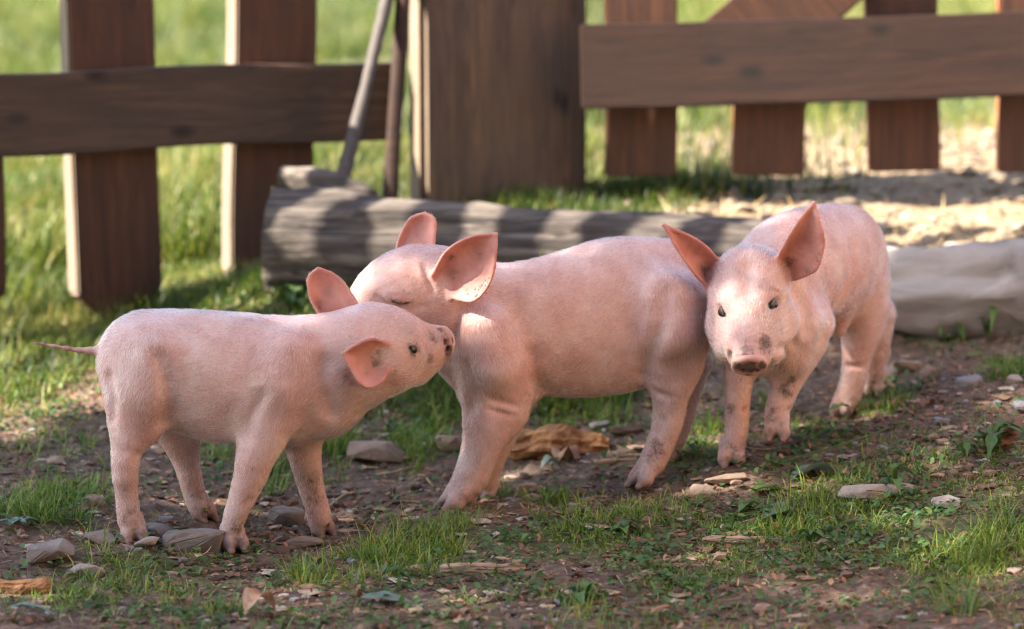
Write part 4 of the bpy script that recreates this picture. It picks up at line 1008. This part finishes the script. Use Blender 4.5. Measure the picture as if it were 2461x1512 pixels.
M['gravel_pale'] = gravel_mat('gravel_pale', [(0, (.20, .15, .10)), (.6, (.31, .25, .18)), (1, (.40, .34, .27))])
pebbles('gravel', x, y, .006+.018*r_.random(len(x))**2.5, M['gravel_pale'], 'pale stones and dirt lumps on the sunlit strip behind the logs', 'gravel', 8)

def stone(u, v, wpx, hpx, mat, label, name='stone', cat='stone', dz=.8, ang=0, seed=0, tilt=0, grp=None):
    """angular stone: the wrapped hull of random points, width and height as seen"""
    r = random.Random(seed*31+7); c = gp(u, v+hpx*.35); s = scale_at(c[1]); W2, H2 = wpx*s/2, hpx*s/2
    bm = bmesh.new()
    for _ in range(22):
        p = Vector([r.gauss(0, 1) for _ in range(3)]).normalized(); q = max(abs(p.x), abs(p.y), abs(p.z)); p = p/q*(.78+.22*r.random())
        bm.verts.new((p.x*W2, p.y*W2*dz, p.z*H2))
    res = bmesh.ops.convex_hull(bm, input=bm.verts)
    bmesh.ops.delete(bm, geom=[g_ for g_ in bm.verts if not g_.link_faces], context='VERTS')
    bmesh.ops.bevel(bm, geom=list(bm.edges), offset=min(W2, H2)*.09, segments=1, affect='EDGES')
    bmesh.ops.subdivide_edges(bm, edges=list(bm.edges), cuts=1)
    for v_ in bm.verts:
        k = v_.co*60; v_.co += v_.co.normalized()*min(W2, H2)*.16*float(fbm(np.array([k.x+seed]), np.array([k.y]), np.array([k.z]), 3, seed)[0])
    o = mesh_bm(name, bm, M[mat]); o.rotation_euler = (tilt, r.uniform(-.1, .1), math.radians(ang)); o.location = (c[0], c[1], float(ground(c[0], c[1]))+H2*.62)
    return tag(o, label, cat, grp)
ST = [
 (122, 1322, 120, 60, 'stone_grey', 'blocky grey and brown stone at the lower left, below the tuft of long grass', 1.0, 10),
 (470, 1292, 175, 62, 'stone_grey', 'large flat-topped grey stone between the near feet of the left piglet', .9, -8),
 (383, 1272, 62, 38, 'stone_blue', 'rounded grey stone just right of the left piglet\'s rear foot', .9, 0),
 (352, 1302, 70, 26, 'stone_pale', 'small pale stone touching the left piglet\'s rear toes', .8, 20),
 (240, 1290, 90, 30, 'stone_grey', 'low grey stone just left of the left piglet\'s rear foot', .8, 0),
 (215, 1372, 95, 46, 'stone_pale', 'pale triangular stone in the grass below the gravel at lower left', .6, 30),
 (688, 1240, 90, 56, 'stone_grey', 'grey stone in the dark soil behind the left piglet\'s front legs', .9, 12),
 (905, 1078, 165, 52, 'stone_tan', 'wide tan stone on the soil left of the middle piglet\'s front leg', .8, 5),
 (1080, 1060, 80, 40, 'stone_tan', 'tan stone half hidden behind the middle piglet\'s front leg', .8, 0),
 (735, 1303, 100, 30, 'stone_tan', 'flat tan stone under the far front foot of the left piglet', .8, -5),
 (2075, 1182, 150, 44, 'stone_pale', 'pale pinkish slab lying on the slope right of the blue-green leaf', .7, 18),
 (2160, 1172, 72, 30, 'stone_pale', 'small oblong pale stone touching the right end of the pinkish slab', .6, 8),
 (2276, 1204, 80, 34, 'stone_pale', 'pale stone with a flat top amid the grass at the lower right', .7, -5),
 (2328, 920, 74, 40, 'stone_blue', 'bluish white stone up the slope near the right edge, beside a grass tuft', .8, 0),
 (2440, 915, 46, 34, 'stone_pale', 'small whitish stone at the right edge in the grass tuft', .8, 0),
 (2448, 978, 60, 36, 'stone_blue', 'pale bluish stone at the right edge below the grass tuft', .8, 0),
 (2264, 1010, 40, 26, 'stone_blue', 'small bluish stone midway up the bare slope at right', .8, 0),
 (1275, 1172, 72, 28, 'stone_tan', 'flat tan stone on the soil right of the middle piglet\'s forefoot', .7, 10),
 (1275, 1198, 60, 24, 'stone_tan', 'low tan stone beside the small grass tuft in the middle foreground', .7, 0),
 (1525, 1200-60+0, 1, 1, None, None, 0, 0),
 (1745, 1118+30, 110, 20, 'stone_tan', 'thin tan flagstone just below the right piglet\'s front foot', .8, 5),
 (1700, 1175, 90, 20, 'stone_tan', 'thin tan chip of slate on the soil below the right piglet', .7, -5),
 (2180, 880, 70, 34, 'stone_tan', 'tan stone right of the right piglet\'s rear feet', .8, 0),
 (2230, 895, 60, 44, 'stone_tan', 'brown upright stone among the clods behind the right slope', .7, 30),
 (1440, 1020, 56, 16, 'stone_pale', 'pale flat stone on the soil below the middle piglet\'s belly', .8, 0),
 (400, 1245, 44, 20, 'stone_blue', 'small bluish chip behind the left piglet\'s rear legs', .8, 0),
 (225, 1200, 62, 34, 'stone_tan', 'brownish stone behind the tuft of long grass at lower left', .8, 15),
 (135, 1105, 50, 20, 'stone_tan', 'brown pebble on the soil behind the left piglet near the left edge', .8, 0),
 (2035, 1098, 46, 14, 'stone_pale', 'small pale chip on the bare slope above the pinkish slab', .7, 25),
 (2130, 1075, 40, 14, 'stone_grey', 'thin grey chip on the bare slope, upper right of the pinkish slab', .7, 25),
 (2135, 895, 50, 30, 'stone_pale', 'pale stone right next to the right piglet\'s hindmost foot', .8, 25)]
for i, (u, v, wp, hp, mt, lb, dz, an) in enumerate(ST):
    if mt: stone(u, v, wp, hp, mt, lb, dz=dz, ang=an, seed=i)

# pieces of wood
def chunk(u, v, wpx, hpx, mat, label, name, cat, ang=0, depth=.5, seed=0, rough=.18, slope=0):
    """a broken billet: long lumpy body with ridged, splintered skin"""
    c = gp(u, v+hpx*.4); s = scale_at(c[1]); W2, H2 = wpx*s/2, hpx*s/2; r = np.random.default_rng(seed); n = 26
    t = np.linspace(-1, 1, n); d = np.array([math.cos(math.radians(ang)), math.sin(math.radians(ang)), 0])
    z0 = float(ground(c[0], c[1])); P = [np.array([c[0], c[1], z0+H2*.7])+d*W2*x+np.array([0, 0, H2*(.18*math.sin(x*3+seed)-.1*slope*x)]) for x in t]
    R = H2*(1-np.abs(t)**9*.45)*(1+.14*fbm(t*2.2+seed, t*0, None, 3, seed))
    o = lumpy_column(name, P, R, M[mat], n=30, rough=H2*(.10+rough*.5), seed=seed, ridge=H2*(.15+rough), loc=[c[0], c[1], z0])
    for p in o.data.polygons: p.use_smooth = False
    return tag(o, label, cat)
chunk(1340, 1070, 250, 66, 'wood_orange', 'split chunk of orange-brown rotten wood behind the middle piglet\'s legs', 'wood_chunk', 'wood', -4, .6, 2, .35, .5)
chunk(1160, 1366, 210, 26, 'wood_pale', 'long pale splinter of wood in the grass at the bottom centre', 'wood_splinter', 'wood', 6, .7, 3)
chunk(1800, 1297, 230, 18, 'wood_pale', 'thin pale lath lying in the grass at lower right', 'wood_splinter', 'wood', 3, .8, 4)
chunk(55, 1408, 140, 34, 'wood_orange', 'short brown plank at the bottom left corner', 'wood_plank', 'wood', 3, .8, 5, .1)
chunk(1530, 1032, 130, 18, 'wood_post', 'thin dark stick of bark behind the middle piglet\'s rear leg', 'bark_strip', 'bark', 4, .8, 6)
chunk(1480, 1108, 110, 12, 'wood_pale', 'narrow pale stick right of the orange wood chunk', 'stick', 'stick', 12, .9, 7)
chunk(820, 1253, 80, 12, 'wood_pale', 'short curved root right of the left piglet\'s front foot', 'root', 'root', 14, .9, 8)
def leaf(u, v, L, Wd, ang, mat, label, name='leaf', cat='leaf', up=.25, fold=.35, cup=.25, lobes=0, dz=.004, hang=0, seed=0, var=.5, parent=None):
    """one big leaf with a folded midrib and wavy edge"""
    c = gp(u, v); s = scale_at(c[1]); L *= s; Wd *= s; r = np.random.default_rng(seed)
    nu, nv = 14, 7; V = []; 
    for i in range(nu):
        t = i/(nu-1); wdt = Wd*.5*(math.sin(math.pi*min(1, t*1.02)**.75)**.8+.02)
        if lobes: wdt *= .72+.28*math.cos(t*lobes*2*math.pi)
        for j in range(nv):
            q = j/(nv-1)*2-1
            x = t*L; yy = q*wdt; z = abs(q)*fold*wdt+math.sin(t*math.pi)*L*up-cup*L*t*t*.5+.06*wdt*math.sin(t*17+q*3+seed)
            V.append((x, yy, z))
    F = [(i*nv+j, i*nv+j+1, (i+1)*nv+j+1, (i+1)*nv+j) for i in range(nu-1) for j in range(nv-1)]
    o = mesh_np(name, np.array(V), np.array(F), M[mat], parent, True, {'var': np.full(len(V), var)+.12*r.normal(0, 1, len(V))})
    o.rotation_euler = (r.normal(0, .15), 0, math.radians(ang)); o.location = (c[0], c[1], float(ground(c[0], c[1]))+dz)
    if label: tag(o, label, cat)
    return o
leaf(1905, 1160, 135, 80, 25, 'leaf_blue', 'large folded blue-green leaf on the slope left of the pinkish slab', up=.14, fold=.45, seed=1, dz=.006)
leaf(1800, 1195, 120, 50, 20, 'weed', 'narrow bright green leaf just left of the folded blue-green one', up=.1, seed=2, var=.6, dz=.006)
leaf(1830, 1262, 130, 70, 15, 'leaf_blue', 'crumpled blue-green leaf in the grass below the slope', up=.13, fold=.5, seed=3, dz=.008)
leaf(865, 1458, 140, 60, -6, 'leaf_blue', 'flat grey-green leaf lying in the bottom centre-left foreground', up=.05, fold=.15, seed=4, dz=.012)
leaf(15, 1490, 120, 40, 3, 'leaf_blue', 'pale green blurred leaf at the bottom left corner', up=.08, seed=5, var=.9, dz=.014)
leaf(590, 1490, 90, 80, 40, 'deadleaf', 'upright pinkish brown dead leaf at the bottom edge', up=.4, fold=.5, seed=6, var=.9, dz=.01)
leaf(2425, 1085, 60, 110, 100, 'deadleaf', 'dark reddish dead leaf standing at the right edge above the green weed', up=.5, fold=.4, seed=7, var=.1, dz=.01)
leaf(1560, 1500, 90, 34, 10, 'deadleaf', 'orange dead leaf at the bottom edge right of centre', up=.2, seed=8, var=.7, dz=.012)
leaf(1340, 1120, 50, 46, 60, 'deadleaf', 'curled tan dead leaf standing in front of the orange wood chunk', up=.5, fold=.6, seed=9, var=1.0, dz=.006)
leaf(1385, 1118, 60, 40, 140, 'deadleaf', 'second curled dead leaf leaning against the orange wood chunk at right', up=.5, fold=.6, seed=10, var=.8, dz=.006)
leaf(1300, 1135, 55, 40, 20, 'leaf_blue', 'whitish papery husk on the soil before the orange wood chunk', 'husk', 'husk', up=.3, fold=.7, seed=11, var=1.0, dz=.006)
leaf(2215, 985, 60, 30, 50, 'deadleaf', 'narrow red-brown dead leaf on the slope right of the right piglet', up=.2, seed=12, var=.3, dz=.006)
leaf(1640, 1030, 60, 24, 170, 'weed', 'green leaf blade behind the middle piglet\'s rear foot', up=.2, seed=13, dz=.008)
leaf(1985, 1010, 90, 44, 10, 'weed', 'dark jagged green leaf in front of the right piglet\'s rear foot', up=.2, seed=14, var=.15, lobes=4, dz=.012)
# leafy weeds: each a plant of several leaves
def weed(u, v, n, L, Wd, label, mat='weed', lobes=0, seed=0, el=.5, name='leafy_weed'):
    c = gp(u, v); root = empty(name, (c[0], c[1], float(ground(c[0], c[1])))); tag(root, label, 'weed'); r = np.random.default_rng(seed); s = scale_at(c[1])
    for i in range(n):
        o = leaf(u, v, L*r.uniform(.6, 1.15), Wd*r.uniform(.7, 1.1), 0, mat, None, up=el*r.uniform(.5, 1.2), fold=.35, cup=.5, lobes=lobes, seed=seed*9+i, var=float(r.uniform(.1, .75)), parent=root)
        a = i*2.4+r.normal(0, .3); o.location = (math.cos(a)*.003, math.sin(a)*.003, .003); o.rotation_euler = (r.normal(0, .2), -r.uniform(.1, .7), a)
weed(2385, 1090, 9, 95, 52, 'lobed green weed with bluish lower leaves at the right edge of the slope', lobes=4, seed=1)
weed(2310, 1098, 4, 60, 34, 'small bright green weed left of the big lobed weed at right', lobes=4, seed=2)
weed(2270, 805, 8, 90, 40, 'blurred green weed at the foot of the pale log', seed=3, el=.8)
weed(2370, 815, 5, 80, 36, 'smaller blurred weed right of the other one below the pale log', seed=4, el=.8)
weed(40, 1268, 7, 52, 26, 'dark bluish green weed at the left edge under the long grass', 'leaf_blue', seed=5, el=.2)
weed(1865, 1218-90, 5, 36, 18, 'small sprawling green weed above the folded blue-green leaf', seed=6)
weed(1790, 1232, 7, 40, 30, 'clover-like weed with round leaves left of the crumpled leaf', seed=7)
weed(1950, 1300, 6, 46, 26, 'small weed in the grass right of the crumpled leaf', seed=8)
weed(1400, 1450, 6, 60, 36, 'low broad-leaved weed at the bottom centre, in front of the lath', seed=9)
weed(2150, 1180, 5, 60, 26, 'upright green weed growing beside the small oblong stone', seed=10, el=.7)
weed(705, 745, 7, 60, 34, 'dark leafy weed in front of the log\'s left end', seed=11, el=.9)
weed(1500, 1290, 6, 44, 30, 'little green weed in the grass below the middle piglet\'s rear foot', seed=12)
# long grass tufts one can pick out
def tuft(u, v, n, Lpx, spread, label, seed=0, wmm=2.2, el=(.6, 1.45)):
    c = gp(u, v); s = scale_at(c[1])
    T = tufts(np.array([c[0]]), np.array([c[1]]), n, np.array([spread*s]), np.array([Lpx*s]), wmm*.001, el, (.2, .7), seed, .05)
    z0 = float(ground(c[0], c[1])); b = T[0]-np.array([c[0], c[1], z0])
    o = ribbons('grass_tuft', b, T[1], T[2], T[3], T[4], T[5], M['grass'], 5, T[6], T[7]); o.location = (c[0], c[1], z0)
    tag(o, label, 'grass tuft')
tuft(85, 1250, 90, 120, 60, 'tuft of long bright grass at the left edge below the left piglet\'s tail', 1)
tuft(190, 1258, 50, 90, 40, 'shorter grass tuft between the long left one and the rear foot', 2)
tuft(655, 1190, 40, 80, 26, 'grass tuft between the front legs of the left piglet', 3)
tuft(810, 1085, 60, 90, 40, 'grass tuft on the soil just right of the left piglet\'s far front leg', 4)
tuft(2130, 985, 110, 80, 70, 'dark grass tuft around the right piglet\'s rear feet', 5)
tuft(2420, 905, 80, 110, 45, 'spiky dark grass tuft on the slope at the right edge', 6)
tuft(1700, 1040, 50, 110, 40, 'sparse long grass blades between the middle and right piglets', 7, 3.0)
tuft(1865, 985, 26, 120, 60, 'few broad grass blades behind the right piglet\'s raised forefoot', 8, 3.5)
tuft(1335, 1205, 36, 52, 30, 'little grass tuft on the soil in the middle foreground', 9)
tuft(1050, 1010, 50, 70, 40, 'grass tuft behind the left piglet\'s chin', 10)
tuft(2300, 1475, 50, 150, 60, 'blurred long grass tuft at the bottom right', 11, 2.6)
tuft(550, 700, 90, 110, 70, 'bright sunlit grass tuft left of the log\'s dark end', 12, 3)
# straws one can pick out
def straw(u0, v0, u1, v1, label, w_=.0011, bend=.02, mat='straw'):
    a, b = gp(u0, v0), gp(u1, v1); n = 8; n = 16; P = [a+(b-a)*t+np.array([0, .012*math.sin(t*7+u0), .003+bend*math.sin(t*3.1)*.15]) for t in np.linspace(0, 1, n)]
    for p in P: p[2] = max(p[2], float(ground(p[0], p[1]))+.002)
    o = lumpy_column('straw', P, [w_]*n, M[mat], n=6, rough=.0002, loc=a); tag(o, label, 'straw')
    at = o.data.attributes.new('var', 'FLOAT', 'POINT'); at.data.foreach_set('value', [.6]*len(o.data.vertices))
straw(845, 1228, 1030, 1212, 'long thin straw on the soil left of the middle piglet\'s forefoot', .0009)
straw(790, 1218, 870, 1183, 'thick straw slanting up from the left piglet\'s far front foot', .0022)
straw(1005, 1145, 1050, 1178, 'forked pale straw in front of the middle piglet\'s front leg', .0016)
straw(1760, 1082, 1860, 1088, 'orange straw lying across the right piglet\'s front foot', .0011)
straw(1880, 1120, 2220, 1010, 'long green creeping stem running up the bare slope', .0012, mat='weed')
straw(1990, 1135, 2290, 1030, 'second creeping stem on the bare slope, below the first', .0010, mat='weed')
straw(1450, 1118, 1570, 1092, 'straw stalk between the orange wood and the rear foot', .0016)
straw(900, 1150, 1000, 1130, 'brown stalk on the soil under the gap between the left and middle piglets', .0018)

# ------------------------------------------------------------------ added out of the frame: what shades the pen and what bounces warm light into it
e_ = np.array([-SUN_DIR.x, -SUN_DIR.y]); nv_ = np.array([SUN_DIR.y, -SUN_DIR.x]); tanel = math.tan(SUN_EL)
def crown_pt(c, h, k): return np.array([c*nv_[0]-k*e_[0], c*nv_[1]-k*e_[1], h+tanel*k])
tree = empty('added_shade_tree', (-5.6, .3, .0)); tag(tree, 'unseen leafy tree added left of the pen, its crown shaped to shade the piglets', 'tree')  # added tree, crown shaped to cast the pen's shade
rt = np.random.default_rng(12)
def leafy(c0, c1, h0, h1, cover, inside):
    n = int(cover*(c1-c0)*(h1-h0)/.0042); c = rt.uniform(c0, c1, n); h = rt.uniform(h0, h1, n); ok = inside(c, h); return c[ok], h[ok]
def ch(x, y, z): return nv_[0]*x+nv_[1]*y, z+tanel*(e_[0]*x+e_[1]*y)
(cL, hL), (cR, hR) = ch(.15, 1.56, .47), ch(.95, 1.19, .47)
lv = []
for c_, h_ in (leafy(-1.3, 1.1, -1.4, 1.8, 3.7, lambda c, h: (np.hypot((c+.22)/1.08, (h-.2)/1.5) < 1)), leafy(.40, .70, .85, 1.65, 6, lambda c, h: c < 9)):
    k = 4.6+rt.normal(0, .28, len(c_))
    for i in range(len(c_)): lv.append(crown_pt(c_[i], h_[i], k[i]))
lv = np.array(lv); n = len(lv); print('leaves', n)
d1 = rt.normal(0, 1, (n, 3)); d1 /= np.linalg.norm(d1, axis=1)[:, None]; d2 = np.cross(d1, rt.normal(0, 1, (n, 3))); d2 /= np.linalg.norm(d2, axis=1)[:, None]
s1 = rt.uniform(.05, .09, n)[:, None]; V = np.stack([lv-d1*s1, lv+d2*s1*.5, lv+d1*s1, lv-d2*s1*.5], 1).reshape(-1, 3)-np.array(tree.location)
mesh_np('crown', V, np.arange(n*4).reshape(n, 4), M['crown'], tree, False, {'var': np.repeat(rt.random(n), 4)})
tp = np.array([-5.6, .3, -.05]); top = crown_pt(-.1, .2, 4.9)
lumpy_column('trunk', [tp+(top-tp)*t+np.array([.1*math.sin(t*4), .06*math.sin(t*5), 0]) for t in np.linspace(0, 1, 12)], [.20-.12*t for t in np.linspace(0, 1, 12)], M['wood_pole'], tree, n=20, rough=.02)
for c, h in ((-.7, .1), (-.2, .6), (.4, .4), (.5, -.3), (-.2, -.4)):
    a = tp+(top-tp)*.7; b = crown_pt(c, h, 4.6)
    lumpy_column('limb', [a+(b-a)*t+np.array([0, 0, .15*math.sin(t*3)]) for t in np.linspace(0, 1, 8)], [.06-.045*t for t in np.linspace(0, 1, 8)], M['wood_pole'], tree, n=10, rough=.006)
# unseen slats added above the frame: their gaps draw the log's light bands
ux = np.array([.85, .53]); kc = 1.0; zc = .42+kc*tanel
sx, sy = -kc*e_[0], 1.1-kc*e_[1]
cn = empty('added_canopy', (sx+.1, sy, 0)); tag(cn, 'low unseen slatted canopy added left of the fence to stripe the log with light', 'canopy')
sang = math.atan2(ux[1], ux[0])
for i in range(8): board('slat', (.78, SW, .012), M['wood_rail'], cn, (-.62+i*SP, .04, zc), (0, 0, sang), seg=3, bevel=.002, warp=.001, axis=0, seed=i)
for yy, bl, bx in ((-.16, 1.75, -.09), (.24, .7, -.62)): board('beam', (bl, .05, .06), M['wood_rail'], cn, (bx, yy, zc-.042), axis=0, seg=3, seed=3)
for xx, yy in ((-.9, -.16), (-.9, .24)): board('post', (.06, .06, zc-.07-.1), M['wood_rail'], cn, (xx, yy, .1+(zc-.17)/2), seg=3, seed=4)
# unseen wall added to the right, in full sun, to bounce warm light
bw = empty('bounce_wall', (1.62, -.85, 0)); tag(bw, 'unseen wall of warm brown upright boards added right of the pen for bounce light', 'wall')
for i in range(16): board('plank', (.03, .155, 2.3), M['bounce_wood'], bw, (0, -1.45+i*.16, 1.15), seg=3, bevel=.003, warp=.002, seed=i)

# unseen leaf screen added behind the viewer to cut front sky fill
added_hedge = empty('added_hedge', (0, -7.6, -.1)); tag(added_hedge, 'tall dark leaf screen, unseen, added behind the viewer to cut front sky light', 'added_hedge')
n = 15000; hp = np.stack([rt.uniform(-8, 8, n), rt.normal(0, .45, n), rt.uniform(0, 5.6, n)], 1)
d1 = rt.normal(0, 1, (n, 3)); d1 /= np.linalg.norm(d1, axis=1)[:, None]; d2 = np.cross(d1, rt.normal(0, 1, (n, 3))); d2 /= np.linalg.norm(d2, axis=1)[:, None]
s1 = rt.uniform(.09, .17, n)[:, None]; V = np.stack([hp-d1*s1, hp+d2*s1*.6, hp+d1*s1, hp-d2*s1*.6], 1).reshape(-1, 3)
mesh_np('foliage', V, np.arange(n*4).reshape(n, 4), M['crown'], added_hedge, False, {'var': np.repeat(rt.random(n), 4)})
